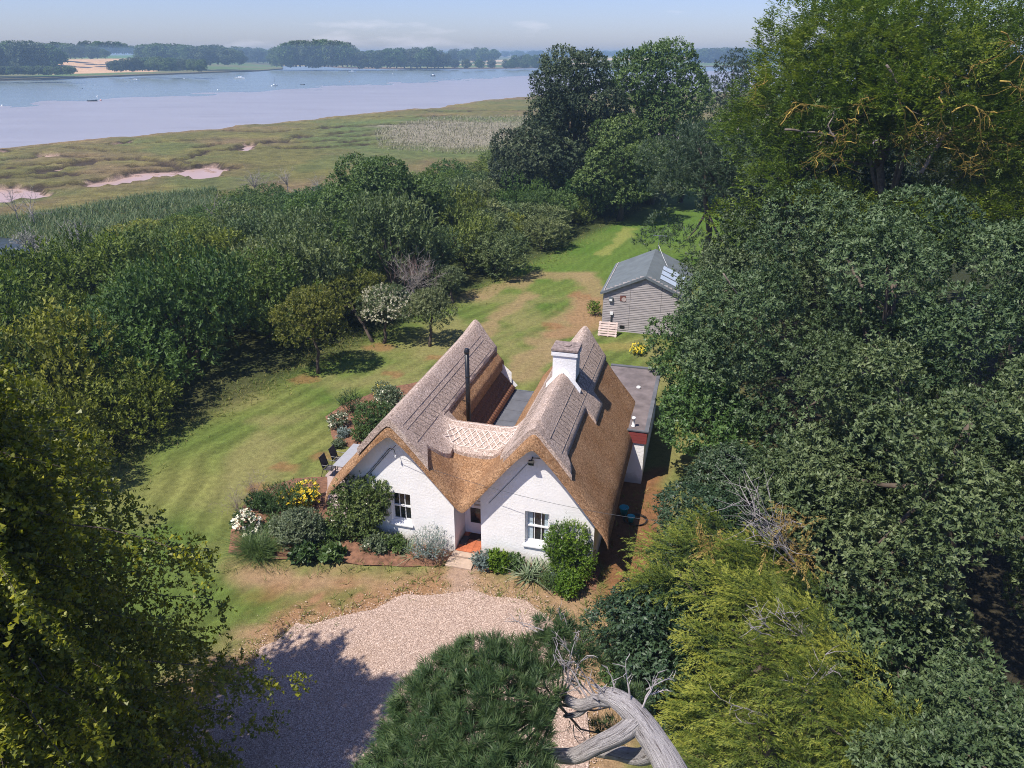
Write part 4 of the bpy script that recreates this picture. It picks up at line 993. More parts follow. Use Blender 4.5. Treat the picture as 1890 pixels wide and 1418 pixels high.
# bushes between the cottage alley and the oaks
tree('elder_bush', 'bright green elder beside the annexe', (8.6, 27.0), (8.3, 27, 2.7), (1.7, 2.2, 2.5), 26, .75, 1700, 'oak', M['elder'], 20, 'bush', r0=.09)
tree('elder_bush', 'tall green elder below the shed by the flat roof', (9.4, 33.0), (8.9, 32.8, 3.2), (1.9, 2.6, 3.2), 30, .8, 2000, 'oak', M['elder'], 21, 'bush', r0=.1)
tree('leafy_bush', 'dark leafy bush across the alley from the turquoise buckets', (7.9, 22.2), (7.7, 22.2, 2.3), (1.6, 2.1, 2.2), 26, .7, 2600, 'droopleaf', M['laurel'], 22, 'bush', r0=.08)
tree('ivy_bush', 'dense dark bush of drooping glossy leaves beside the drive', (4.3, 15.6), (4.2, 15.6, 1.9), (1.55, 2.3, 2.25), 34, .72, 4200, 'droopleaf', M['laurel'], 23, 'bush', quad=True, r0=.08, zmin=-.9)
tree('ivy_bush', 'dark drooping-leaved bush behind the golden conifer', (6.3, 19.4), (6.2, 19.3, 2.1), (1.5, 1.9, 2.2), 28, .7, 3000, 'droopleaf', M['laurel'], 24, 'bush', r0=.08, zmin=-.9)
cyl = [(4.0, 15.6, 3.9, .75, .5, .4), (3.9, 16.1, 3.6, .7, .3, .25), (4.3, 17.4, 3.7, .7, .35, .28), (4.9, 16.6, 4.1, .9, .7, .5), (5.4, 15.0, 4.1, .9, .8, .7), (5.1, 13.6, 3.6, .9, .8, .7), (6.2, 14.2, 4.3, 1.0, .9, .8), (6.0, 12.6, 4.0, 1.0, .9, .8),
       (5.2, 12.2, 3.2, .9, .9, .8), (6.9, 13.2, 4.4, 1., .9, .8), (6.6, 11.6, 4.2, 1., .9, .8), (5.6, 11.0, 3.2, .9, .9, .8), (4.7, 12.6, 2.4, .8, .8, .7), (4.9, 11.2, 2.2, .9, .9, .8), (7.6, 12.4, 4.0, .9, .9, .8), (7.3, 14.6, 4.2, 1., .9, .8), (6.4, 16.0, 4.2, .9, .8, .6), (7.2, 10.6, 3.9, .9, .8, .8), (6.2, 10.2, 3.3, .8, .8, .8), (5.2, 10.2, 1.8, .9, .9, .8), (8.2, 11.2, 3.4, .9, .9, .8), (5.9, 18.0, 3.9, .9, .6, .4), (7.0, 17.0, 3.8, .9, .7, .5), (4.4, 11.9, 1.5, .7, .7, .6), (4.6, 13.6, 1.4, .6, .8, .7)]
ct = tree('golden_cypress', 'sprawling golden-green cypress at the bottom right of the drive', (6.8, 13.0), (6.2, 13.2, 3.2), (2.5, 3, 2.5), 5, .8, 3300, 'spray', M['cypress'], 25, 'conifer', r0=.2, lobes=[(a, b, c, d * .72, e * .72, f * .72) for a, b, c, d, e, f in cyl], out=.6, up=.05, jit=.22, low=-.3, nl=14, shell=(.6, 1.15), lean=(-.65, .1, 0))
rng = np.random.RandomState(26)
P = np.array([AT(1305, 1000, 16.5), AT(1460, 960, 15.5), AT(1480, 1040, 15), AT(1450, 1010, 15.4)]); q = np.repeat(P, 26, 0) + rng.normal(0, .22, (104, 3)) * np.array([1, 1, .5])
o = link('dead_foliage', leaf_mesh('dead_foliage', [sprigs(rng, q - np.array([6.8, 13, 0]), rand_dir(rng, 104), **SP['spray'])], M['cypress_brown']), None, ct); o['label'] = 'orange-brown dead sprays'
def twigs(rng, base, n, length, dirv, spread, r=.012, seg=4, kink=.25, fork=2):
    mb = MB()
    for _ in range(n):
        p = Vector(base) + Vector(rng.normal(0, .05, 3)); d = (Vector(dirv).normalized() + Vector(rng.normal(0, spread, 3))).normalized()
        ln = length * rng.uniform(.5, 1.15); pts = [p]
        for s in range(seg):
            d = (d + Vector(rng.normal(0, kink, 3))).normalized(); p = p + d * ln / seg; pts.append(p)
            if s and fork:
                for _f in range(fork):
                    e = (d + Vector(rng.normal(0, .7, 3))).normalized(); q = p + e * ln * .18; mb.tube([p, q, q + (e + Vector(rng.normal(0, .4, 3))) * ln * .12], [r * .5, r * .35, r * .15], 4, False)
        mb.tube(pts, [r * (1 - .8 * k / seg) for k in range(seg + 1)], 5, False)
    return mb
rng = np.random.RandomState(27)
for (x, y, Yd, tx, ty) in ((1480, 1060, 15.2, 1350, 960), (1475, 1045, 15.4, 1365, 905), (1470, 1010, 15.8, 1390, 915), (1480, 970, 16.2, 1420, 960), (1500, 1190, 13.2, 1440, 1130), (1420, 1330, 11.6, 1350, 1310), (1430, 1170, 13, 1350, 1120), (1480, 1290, 12, 1500, 1220)):
    a = AT(x, y, Yd); b = AT(tx, ty, Yd - .2); d = b - a
    twigs(rng, a - np.array([6.8, 13, 0]), 3, float(np.linalg.norm(d)) * 1.05, d, .16, .017, 5, .12, 2).build('dead_branch', M['dead_wood'], ct)

# bare orange-lichened boughs hanging under the ash
rng = np.random.RandomState(31); ash = [o for o in bpy.data.objects if o.name == 'ash_tree'][0]
def bough(px_pts, Yd, r, mat, forks=4, hang=.5):
    P = [Vector(AT(x, y, Yd + .25 * k) - np.array([20.5, 41.0, 0])) for k, (x, y) in enumerate(px_pts)]
    # smooth the path
    pts = []
    for a, b in zip(P[:-1], P[1:]):
        for t in (0, .33, .66): pts.append(a.lerp(b, t) + Vector(rng.normal(0, .05, 3)))
    pts.append(P[-1]); mb = MB(); n = len(pts)
    r *= .62; mb.tube(pts, [r * (1 - .75 * k / (n - 1)) for k in range(n)], 6)
    for k in range(n // 3, n):
        if rng.rand() < .2: continue
        for _ in range(forks):
            d = Vector((rng.normal(0, .8), rng.normal(0, .5), rng.normal(-hang, .5))).normalized(); q = pts[k]; L_ = rng.uniform(.3, 1.2)
            m_ = q + d * L_ * .5 + Vector(rng.normal(0, .06, 3)); mb.tube([q, m_, m_ + (d + Vector((rng.normal(0, .3), 0, .25))) * L_ * .5], [r * .28, r * .2, r * .08], 4, False)
    mb.build('bough', mat, ash, True)
bough([(1700, 320), (1735, 265), (1760, 230), (1755, 200), (1720, 150)], 35, .16, M['limb'], 0)
bough([(1755, 205), (1800, 195), (1830, 230), (1850, 260), (1882, 268)], 33.5, .07, M['lichen'])
bough([(1800, 196), (1808, 240), (1815, 290), (1812, 320)], 33.4, .05, M['lichen'])
bough([(1815, 260), (1830, 280), (1838, 300)], 33.4, .035, M['lichen'], 2)
bough([(1700, 140), (1725, 145), (1752, 158)], 33.8, .05, M['lichen'])
bough([(1660, 180), (1670, 210), (1675, 245), (1665, 275)], 33.6, .06, M['lichen'])
bough([(1675, 200), (1700, 240), (1730, 250), (1750, 245)], 33.5, .05, M['lichen'])
bough([(1735, 180), (1740, 220), (1745, 260), (1768, 275)], 33.3, .05, M['lichen'])
bough([(1545, 262), (1530, 235), (1540, 205)], 34, .09, M['limb'], 1)
bough([(1440, 235), (1460, 205), (1490, 192), (1515, 196)], 34, .05, M['lichen'])
bough([(1450, 240), (1500, 245), (1560, 250), (1640, 255)], 35, .09, M['limb'], 1)
bough([(1580, 215), (1590, 190), (1597, 175)], 33.6, .045, M['lichen'])
bough([(1505, 310), (1512, 290), (1520, 275)], 33.6, .04, M['lichen'])
bough([(1850, 150), (1880, 160), (1900, 175)], 32, .06, M['lichen'])
bough([(1640, 120), (1660, 160), (1672, 200)], 34.2, .10, M['limb'], 1)
bough([(1850, 60), (1870, 80), (1890, 110)], 32, .05, M['lichen'])
for _ in range(16):
    x0, y0 = rng.uniform(1420, 1890), rng.uniform(110, 290); d0 = rng.choice([-1, 1]) * rng.uniform(12, 32)
    bough([(x0, y0), (x0 + d0 * .6, y0 + rng.uniform(-8, 6)), (x0 + d0 * 1.1, y0 + rng.uniform(8, 26)), (x0 + d0 * 1.5, y0 + rng.uniform(26, 48))], rng.uniform(32.8, 34), .035, M['lichen'] if rng.rand() < .75 else M['limb'], 2)
# pale oak limbs glimpsed through the crown
rng = np.random.RandomState(33); oak = [o for o in bpy.data.objects if o.name == 'oak_tree'][0]
for pts, Yd, r in (([(1665, 700), (1680, 740), (1690, 765)], 21.0, .12), ([(1335, 505), (1352, 530), (1375, 565)], 25, .06), ([(1590, 690), (1620, 680)], 21, .05)):
    P = [AT(x, y, Yd + .3) - np.array([15.5, 27.5, 0]) for x, y in pts]; r *= .5; MB().tube(P, [r, r * .9, r * .8][:len(P)], 7).build('bough', M['limb'], oak, True)

# weeping-leaved tree in the left foreground
def weeping_tree():
    rng = np.random.RandomState(40); bx, by = -11.2, 10.6
    t = thing('weeping_tree', 'large yellow-green tree with drooping leafy sprays in the left foreground', 'tree', (bx, by, 0))
    link('trunk', trunk_mesh(rng, 'trunk', (0, 0, -.15), (.4, .4, 12.2), .32, .07, None), M['bark'], t)
    br = MB(); C = []; A = []; C2 = []; A2 = []
    for k in range(330):
        h = 1.6 + 11.0 * (k / 330) ** .9; az = rng.uniform(-math.pi * .75, math.pi * .75)
        reach = (5.35 * (1 - ((h - 4.6) / 10.0) ** 2 * .85)) * (rng.uniform(.45, .86) if rng.rand() > .16 else rng.uniform(.95, 1.16))
        d = np.array([math.cos(az), math.sin(az) * .95, 0]); pts = []; rise = rng.uniform(.1, .9)
        n = 12
        for s in range(n + 1):
            u = s / n; pts.append(np.array([.2, .2, h]) + d * reach * u + np.array([0, 0, rise * u * 1.3 - 2.3 * u * u * (.5 + .5 * reach / 5)]) + rng.normal(0, .05, 3))
        br.tube(pts, [.03 * (1 - .88 * s / n) for s in range(n + 1)], 5, False)
        for s in range(3, n + 1):
            for _ in range(3 if s > 5 else 2):
                p = pts[s] + rng.normal(0, .10, 3); side = rng.normal(0, .5, 3); ax = d * .55 + side * .6 + np.array([0, 0, -.22])
                C.append(p); A.append(ax)
            if s > 4:
                for _ in range(2 if s < 9 else 4):
                    p = pts[s] + rng.normal(0, .06, 3); C2.append(p); A2.append(np.array([rng.normal(.1, .22), rng.normal(.1, .22), -1.0]))
    br.build('branches', M['bark'], t)
    C, A, C2, A2 = map(np.array, (C, A, C2, A2))
    parts = [sprigs(rng, C, A, k=13, Ln=.095, Wd=.085, twig=.45, th=1.15, thsd=.3, flat=False, droop=.35),
             sprigs(rng, C2, A2, k=15, Ln=.09, Wd=.08, twig=.66, th=1.1, thsd=.35)]
    link('crown', leaf_mesh('crown', parts, M['weeping']), None, t)
weeping_tree()

# leaning pine with a dead grey trunk in the bottom foreground
def bleached_wood():
    m, nt, b, o = new_mat('bleached_wood'); a = node(nt, 'ShaderNodeAttribute', attribute_name='bark')
    def nz(sc, st, det=5):
        mp = nt.nodes.new('ShaderNodeMapping'); mp.inputs['Scale'].default_value = st; nt.links.new(a.outputs['Vector'], mp.inputs['Vector'])
        n = node(nt, 'ShaderNodeTexNoise', Scale=sc, Detail=det, Roughness=.65); nt.links.new(mp.outputs['Vector'], n.inputs['Vector']); return n.outputs['Fac']
    f = nz(7, (1, 1, .35)); g = nz(3, (1, 1, .8)); h = nz(16, (1, 1, .2), 4)
    c = mixc(nt, rng_map(nt, g, .35, .65), (.40, .37, .365), (.55, .52, .51))
    c = mixc(nt, rng_map(nt, f, .36, .46, 1, 0), c, (.13, .11, .10))
    c = mixc(nt, rng_map(nt, h, .35, .6, .45, 0), c, (.20, .175, .165))
    nt.links.new(c, b.inputs['Base Color']); b.inputs['Roughness'].default_value = .9; b.inputs['Specular IOR Level'].default_value = .15
    mm = nt.nodes.new('ShaderNodeMath'); mm.operation = 'ADD'; nt.links.new(f, mm.inputs[0]); nt.links.new(h, mm.inputs[1]); add_bump(nt, b, mm.outputs[0], 1.0, .05); return m
M['bleached_wood'] = bleached_wood()
def foreground_pine():
    rng = np.random.RandomState(44); t = thing('leaning_pine', 'leaning pine with bleached grey trunk and dense needle tufts at the bottom', 'tree', (4.6, 4.6, 0))
    B = np.array([4.6, 4.6, 0]); L_ = lambda x, y, Yd: Vector(AT(x, y, Yd) - B)
    def knotty(pts, rad, n=20, sub=9, name='trunk', mat='bleached_wood', rough=1.0):
        pp = []; rr = []
        for k in range(len(pts) - 1):
            p0, p1, p2, p3 = pts[max(k - 1, 0)], pts[k], pts[k + 1], pts[min(k + 2, len(pts) - 1)]
            for q in range(sub):
                u = q / sub; pp.append(.5 * ((2 * p1) + (p2 - p0) * u + (2 * p0 - 5 * p1 + 4 * p2 - p3) * u * u + (3 * p1 - p0 - 3 * p2 + p3) * u ** 3)); rr.append(rad[k] * (1 - u) + rad[k + 1] * u)
        pp.append(pts[-1]); rr.append(rad[-1]); m_ = len(pp); V = []; U = []; u = None; al = 0.0; seed = rng.uniform(0, 50)
        for k, p in enumerate(pp):
            d = (pp[min(k + 1, m_ - 1)] - pp[max(k - 1, 0)]).normalized()
            if k: al += (p - pp[k - 1]).length
            if u is None: u = d.orthogonal().normalized()
            u = (u - d * u.dot(d)).normalized(); w = d.cross(u)
            for j in range(n):
                a = 2 * math.pi * j / n
                g_ = mnoise.noise((math.cos(a) * 2.2 + seed, math.sin(a) * 2.2, al * .9)) * .16 + mnoise.noise((math.cos(a) * 5 + seed, math.sin(a) * 5, al * 2.0)) * .10
                r_ = rr[k] * (1 + g_ * rough)
                e_ = d * (rng.uniform(-.5, 1.0) * rad[-1] if k == m_ - 1 else 0)
                if k == m_ - 1: r_ *= rng.uniform(.3, .9)
                V.append(tuple(p + (u * math.cos(a) + w * math.sin(a)) * r_ + e_)); U.append((math.cos(a) * rr[k] * 6, math.sin(a) * rr[k] * 6, al))
        V.append(tuple(pp[-1] - (pp[-1] - pp[-2]).normalized() * rad[-1] * .6)); U.append((0, 0, al)); last = len(V) - 1
        Q = [(k * n + j, k * n + (j + 1) % n, (k + 1) * n + (j + 1) % n, (k + 1) * n + j) for k in range(m_ - 1) for j in range(n)]
        Q += [((m_ - 1) * n + j, (m_ - 1) * n + j + 1, (m_ - 1) * n + (j + 2) % n, last) for j in range(0, n, 2)]
        return link(name, np_mesh(name, np.array(V), np.array(Q), {'bark': ('COL', np.array(U))}, True), M[mat], t)
    knotty([Vector((0, 0, -.1)), Vector((-.7, .35, 3.5)), L_(1300, 1560, 5.75), L_(1244, 1432, 6.25), L_(1204, 1362, 6.6), L_(1164, 1310, 6.85), L_(1132, 1287, 7.0), L_(1112, 1284, 7.1)], [.36, .30, .235, .20, .178, .15, .12, .09])
    knotty([L_(1180, 1325, 6.75), L_(1150, 1350, 6.7), L_(1100, 1375, 6.75), L_(1060, 1395, 6.8), L_(1015, 1394, 6.9)], [.135, .125, .115, .105, .09], name='bough')
    knotty([L_(1218, 1380, 6.55), L_(1180, 1398, 6.8), L_(1130, 1388, 7.1), L_(1090, 1384, 7.3)], [.13, .11, .10, .08], name='bough')
    knotty([L_(1135, 1290, 7.0), L_(1100, 1294, 7.2), L_(1070, 1302, 7.3), L_(1042, 1288, 7.4)], [.11, .08, .08, .06], name='bough')
    knotty([L_(1085, 1302, 7.25), L_(1066, 1318, 7.3), L_(1042, 1322, 7.35)], [.05, .04, .03], name='bough')
    rt = np.random.RandomState(45)
    for (x, y, Yd, tx, ty, n, r) in ((1125, 1290, 7.0, 1095, 1255, 2, .03), (1100, 1290, 7.3, 1060, 1215, 3, .022), (1070, 1270, 7.5, 1030, 1250, 4, .018), (1045, 1270, 7.6, 1065, 1180, 4, .022), (1060, 1210, 7.7, 1035, 1170, 3, .015), (1065, 1200, 7.7, 1080, 1160, 3, .015), (1140, 1290, 7.0, 1120, 1250, 2, .018), (1175, 1300, 6.9, 1205, 1240, 3, .02), (1190, 1290, 6.9, 1230, 1262, 2, .015), (1050, 1330, 7.4, 1060, 1370, 3, .012), (1000, 1160, 8, 950, 1135, 2, .012), (1040, 1150, 8, 1030, 1110, 2, .01), (1130, 1320, 6.9, 1108, 1330, 1, .035)):
        a = AT(x, y, Yd); b = AT(tx, ty, Yd + .1); twigs(rt, a - B, n, float(np.linalg.norm(b - a)) * 1.15, b - a, .14, r * .75, 6, .14, 1).build('dead_branch', M['dead_wood'], t)
    # needle tufts on green boughs
    lob = []
    for (x, y, Yd, r) in ((1045, 1190, 7.9, .36), (1075, 1215, 7.8, .30), (1000, 1200, 7.9, .32), (960, 1215, 7.8, .36), (880, 1210, 7.7, .40), (905, 1240, 7.5, .5), (845, 1230, 7.6, .42), (800, 1260, 7.4, .5), (760, 1290, 7.2, .5), (860, 1290, 7.1, .62), (940, 1280, 7.2, .6), (990, 1262, 7.4, .34), (790, 1340, 6.8, .6), (740, 1350, 6.9, .5), (870, 1360, 6.6, .65), (940, 1350, 6.7, .52), (720, 1410, 6.5, .55), (800, 1420, 6.3, .65), (890, 1430, 6.1, .65), (950, 1425, 6.3, .5), (690, 1440, 6.4, .5), (760, 1480, 6.0, .6), (860, 1500, 5.8, .7), (960, 1480, 5.9, .6), (1020, 1150, 8.1, .25), (1120, 1345, 7.6, .2), (1160, 1285, 8.2, .22)):
        x += 34 * float(np.clip((930 - x) / 160, 0, 1)); y += 12; p = AT(x, y, Yd) - B; r *= .86; lob.append([*p, r, r, r * .75])
    lob = np.array(lob)
    P, d = crown_points(rng, lob, 1350, (.88, 1.14), -.3, .75); P2, d2 = crown_points(rng, lob, 900, (.35, .8), -.6, .3)
    parts = [sprigs(rng, a, b * .6 + np.array([0, 0, .8]) + rng.normal(0, .25, b.shape), k=52, Ln=.155, Wd=.0075, twig=.07, th=1.0, thsd=.36, bend=.2, tip=.5) for a, b in ((P, d), (P2, d2))]
    link('crown', leaf_mesh('crown', parts, M['pine']), None, t)
    for q in range(9):
        e = L_(1112, 1284, 7.1); dr = (e - L_(1168, 1308, 6.85)).normalized() + Vector(rng.normal(0, .35, 3)); b_ = e + Vector(rng.normal(0, .05, 3)); MB().tube([b_ - dr * .06, b_ + dr * rng.uniform(.08, .22)], [.028, .004], 5).build('splinter', M['dead_wood'], t)
    mb = MB()
    for q in lob:
        mb.tube([Vector(q[:3]), Vector(q[:3]).lerp(L_(1010, 1300, 7.2), .45) + Vector((0, 0, -.15)), L_(1030, 1300, 7.3)], [.006, .014, .022], 5, False)
    mb.build('green_boughs', M['bark'], t)
    cn = np.random.RandomState(46); pc = P[cn.choice(len(P), 26)]
    for p in pc: MB().lathe([(.004, 0), (.014, .012), (.016, .03), (.008, .05)], 6, tuple(p + np.array([0, 0, .07]))).build('cone', plain('pine_cone', (.34, .25, .16), .8) if 'pine_cone' not in bpy.data.materials else bpy.data.materials['pine_cone'], t)
foreground_pine()

# old orchard trees behind the cottage
def orchard(px, label, c, r, m, lr, n, mat, seed, base_off=(0, 0), name='apple_tree', extra_b=None, **kw):
    g = G(*px); c = np.array([g[0] + c[0], g[1] + c[1], c[2]])
    t = tree(name, label, (g[0], g[1]), c, r, m, lr, n, 'small', mat, seed, group=None, r0=.11, Ln=.11, Wd=.065, inner=.74, **kw)
    return t, g
t_, g_ = orchard((708, 634), 'apple tree covered in pale blossom behind the left roof', (.35, .5, 2.2), (1.75, 1.5, 1.5), 26, .55, 900, M['apple_grey'], 50)
rng = np.random.RandomState(51); lb = make_lobes(rng, (.35, .5, 2.2), (1.75, 1.5, 1.5), 26, .55); P, d = crown_points(rng, lb, 800, (.8, 1.1))
link('blossom', leaf_mesh('blossom', [sprigs(rng, P, d + np.array([0, 0, .5]), k=8, Ln=.085, Wd=.08, twig=.14, th=1.1, thsd=.4)], M['blossom']), None, t_)
orchard((794, 640), 'small grey-green apple tree right of the blossoming one', (.25, .6, 2.2), (1.5, 1.3, 1.35), 24, .5, 1000, M['apple_grey'], 52)
orchard((690, 632), 'leaning apple tree with yellowish leaves left of the blossom', (-2.0, 1.6, 2.6), (1.9, 1.6, 1.4), 28, .55, 1100, M['apple'], 53)
orchard((588, 690), 'tallest yellow-green orchard tree at the edge of the thicket', (-.2, .6, 3.0), (1.9, 1.8, 2.5), 34, .65, 1900, M['apple'], 54)
orchard((672, 600), 'yellow-leaved orchard tree in front of the dark tree', (.2, .5, 2.2), (1.7, 1.4, 1.5), 26, .5, 1000, M['apple'], 55)
orchard((836, 560), 'low green orchard bush at the lawn bend', (-.4, .8, 1.4), (1.5, 1.2, 1.2), 20, .5, 800, M['apple_grey'], 56)
g = G(775, 575); t = thing('dead_apple_tree', 'bare grey twiggy dead fruit tree at the thicket edge', 'tree', (g[0], g[1], 0)); rng = np.random.RandomState(57)
MB().tube([(0, 0, -.1), (-.3, .1, 1.0), (-.5, .3, 2.0)], [.12, .09, .06], 7).build('trunk', M['dead_wood'], t)
twigs(rng, (-.4, .2, 1.7), 40, 2.3, (0, 0, 1), .75, .02, 5, .3, 3).build('twigs', M['twig'], t)
up_ = MB()
for k in range(46):
    a = rng.uniform(0, 6.28); rr = rng.uniform(.2, 1.8); p = np.array([-.3 + rr * math.cos(a), .4 + rr * math.sin(a) * .7, 2.6 - .15 * rr * rr]); up_.tube([p, p + [rng.normal(0, .08), 0, .6], p + [rng.normal(0, .2), 0, rng.uniform(.9, 1.5)]], [.014, .011, .005], 4, False)
up_.build('water_shoots', plain('reddish_twig', (.20, .13, .11), .9), t)['kind'] = 'stuff'

# thicket between the lawn and the marsh: bushes set out one by one
BUSH = []
def bush_proto(seed, mat, h=1.0, m=22, n=950, sp='shoot', **kw):
    rng = np.random.RandomState(seed)
    lb = make_lobes(rng, (0, 0, 1.9 * h), (2.2, 2.2, 1.9 * h), m, .74, -.85, .82); lb[:, 2] = np.maximum(lb[:, 2], .5)
    cr = crown_mesh(rng, 'crown', lb, n, sp, mat, out=.75, up=.65, jit=.35, low=-.5, shell=(.75, 1.08), **kw)
    st_ = MB()
    for k in range(6):
        a = rng.uniform(0, 6.28); st_.tube([(0, 0, -.3), (.3 * math.cos(a), .3 * math.sin(a), .8), (1.1 * math.cos(a), 1.1 * math.sin(a), 2.4 * h)], [.09, .06, .03], 5, False)
    return cr, st_.mesh('stem', True)
for sd, mt in ((60, 'thicket_a'), (61, 'thicket_a'), (62, 'thicket_b'), (63, 'thicket_b'), (64, 'thicket_c'), (65, 'thicket_d')):
    BUSH.append((mt, *bush_proto(sd, M[mt])))
for me in [b[2] for b in BUSH]: me.materials.append(M['bark'])
LOOK = {'thicket_a': 'mid-green willow bush', 'thicket_b': 'dark green blackthorn bush', 'thicket_c': 'yellowish-green willow bush', 'thicket_d': 'grey-green willow bush'}
ORD = ['first', 'second', 'third', 'fourth', 'fifth', 'sixth', 'seventh', 'eighth', 'ninth', 'tenth', 'eleventh', 'twelfth', 'thirteenth', 'fourteenth', 'fifteenth', 'sixteenth', 'seventeenth', 'eighteenth', 'nineteenth', 'twentieth'] + ['twenty-' + q for q in ('first', 'second', 'third', 'fourth', 'fifth', 'sixth', 'seventh', 'eighth', 'ninth')]
row_n = {}
def put_bush(x, y, kind, sc, zs, rz, where, z=0.0):
    opts = [b for b in BUSH if b[0] == kind]; b = opts[int(abs(x * 7 + y * 3)) % len(opts)]
    row_n[where] = row_n.get(where, 0) + 1
    t = thing('thicket_bush', f'{LOOK[kind]} {where}, {ORD[row_n[where] - 1]} from the near end', 'bush', (x, y, z), rz, 'bushes of the thicket between lawn and marsh')
    t.scale = (sc, sc, sc * zs)
    for nm, me in (('stem', b[2]), ('foliage', b[1])): link(nm, me, None, t)
rng = np.random.RandomState(66)
DIR = np.array([.503, .864]); NRM = np.array([-.864, .503]); ORG = np.array([-18.3, 29.7])
tree_f = np.array([-10.6, 63])
HP = np.array(HEDGE)
POND = PX([(-60, 445), (0, 440), (60, 445), (66, 462), (20, 480), (-60, 495)], -1.2)
nb = 0
for it, tt in enumerate(np.arange(-26, 104, 4.3)):
    for js, ss in enumerate(np.arange(0, 43, 4.2)):
        x, y = ORG + DIR * (tt + rng.uniform(-1.2, 1.2)) + NRM * (ss + rng.uniform(-1.1, 1.1))
        d = float(seg_dist(np.array([x]), np.array([y]), HEDGE)[0])
        # keep to the thicket side of the lawn edge
        inside = False
        for a, b in zip(HP[:-1], HP[1:]):
            pass
        yl = np.interp(y, HP[:, 1], HP[:, 0]); 
        if x > yl - 1.1: continue
        if np.hypot(x + 10.6, (y - 63) * 1.2) < 5.0: continue
        if x < -.62 * y - 8 and y > 20: pass
        pxx = IW / 2 + F_PX * x / (y * math.cos(PITCH) + 15 * math.sin(PITCH))
        if pxx < -140: continue
        edge = d < 3.6
        far = ss > 24
        if far and pxx < 230 and rng.rand() < .75: continue       # reeds and pond corner
        if y > 118 or (y > 92 and ss > 30): continue
        h_ = rng.uniform(.72, 1.4) * (1.0 if not far else .75) * (1.0 if y < 55 else .92)
        if y > 70 and not edge: h_ *= .8
        p = fbm(np.array(x), np.array(y), 9.0)
        kind = 'thicket_b' if p < .42 else ('thicket_a' if p < .56 else ('thicket_c' if pxx < 420 or rng.rand() < .2 else 'thicket_d'))
        if pxx < 260 and y < 62 and rng.rand() < .6: kind = 'thicket_c' if ss > 9 else 'thicket_b'
        where = f'in thicket row {ORD[js]} from the lawn'
        _unused = ('along the left lawn edge' if y < 52 else 'along the far lawn edge') if edge else ('on the marsh side of the thicket' if far else ('in the near thicket at left' if y < 55 else 'in the thicket middle'))
        put_bush(x, y, kind, rng.uniform(1.05, 1.5) * (.85 if edge else 1), h_, rng.uniform(0, 6.28), where, float(ground_h(np.array(x), np.array(y))))
        nb += 1
print('bushes', nb)

# ------------------------------------------------------------------ reeds, dead scrub
def blades(rng, C, Ln, Wd, n, lean=.35, arch=.5, vlo=0, vhi=1):
    """arching blades of three quads each; C (m,3) clump bases, n blades each"""
    m = len(C); N_ = m * n; B = np.repeat(C, n, 0); a = rng.uniform(0, 6.28, N_); le = np.abs(rng.normal(lean, lean * .5, N_))
    H = np.stack([np.cos(a), np.sin(a), 0 * a], 1); S = np.stack([-np.sin(a), np.cos(a), 0 * a], 1)
    ln = Ln * rng.uniform(.6, 1.2, N_); w = Wd * rng.uniform(.7, 1.2, N_); V = np.empty((N_, 8, 3))
    B = B + H * (rng.rand(N_, 1) * .06)
    for k, t in enumerate((0, .35, .7, 1.0)):
        out = ln * (le * t + arch * le * t * t * 1.6); up = ln * t * (1 - .35 * arch * t * le * 2)
        c = B + H * out[:, None] + np.array([0, 0, 1.]) * up[:, None]; ww = w * (1, .95, .65, .08)[k] * .5
        V[:, 2 * k] = c + S * ww[:, None]; V[:, 2 * k + 1] = c - S * ww[:, None]
    Q = np.array([[0, 1, 3, 2], [2, 3, 5, 4], [4, 5, 7, 6]]); Q = (Q[None] + (np.arange(N_) * 8)[:, None, None]).reshape(-1, 4)
    return V.reshape(-1, 3), Q, np.repeat(np.clip(rng.uniform(vlo, vhi, N_), 0, 1), 8)
def blade_mesh(name, parts, mat):
    Vs, Qs, vs_ = [], [], []; off = 0
    for V, Q, v in parts: Vs.append(V); Qs.append(Q + off); vs_.append(v); off += len(V)
    me = np_mesh(name, np.concatenate(Vs), np.concatenate(Qs), {'v': ('FLOAT', np.concatenate(vs_))}); me.materials.append(mat); return me
M['reed'] = leaf_mat('reed_blade', (.06, .10, .035), (.11, .15, .06), (.21, .215, .09), .6, .3, .2)
M['reed_pale'] = leaf_mat('pale_reed_blade', (.16, .15, .10), (.27, .25, .17), (.36, .33, .25), .7, .2, .15)
rng = np.random.RandomState(70)
def scatter(poly, n, z):
    P = np.array(poly); x = rng.uniform(P[:, 0].min(), P[:, 0].max(), n * 3); y = rng.uniform(P[:, 1].min(), P[:, 1].max(), n * 3)
    k = in_poly(x, y, poly); x, y = x[k][:n], y[k][:n]; return np.stack([x, y, np.full(len(x), z)], 1)
C = scatter(PX([(-60, 420), (0, 402), (120, 385), (260, 362), (400, 350), (400, 380), (300, 410), (180, 455), (120, 500), (-60, 540)], -1.8), 5000, -2.1)
dpd = sdist(C[:, 0], C[:, 1], PX([(-60, 445), (0, 440), (50, 445), (60, 462), (20, 478), (-60, 492)], -1.6)); C = C[dpd > 1.0]
tag(link('reed_bed', blade_mesh('reed_bed', [blades(rng, C + np.array([0, 0, .3]) * vnoise(C[:, 0], C[:, 1], 6.0)[:, None] * 2 - np.array([0, 0, .4]), 1.15, .09, 4, .35, .7)], M['reed'])), 'blue-green reeds between the marsh and the thicket', kind='stuff')
C = scatter(PX([(690, 240), (800, 216), (980, 215), (990, 268), (850, 285), (700, 275)], MARSH_Z), 5500, MARSH_Z - .1)
tag(link('reed_bed', blade_mesh('reed_bed', [blades(rng, C, .7, .12, 2, .35, .5)], M['reed_pale'])), 'pale straw-coloured reeds on the far marsh', kind='stuff')
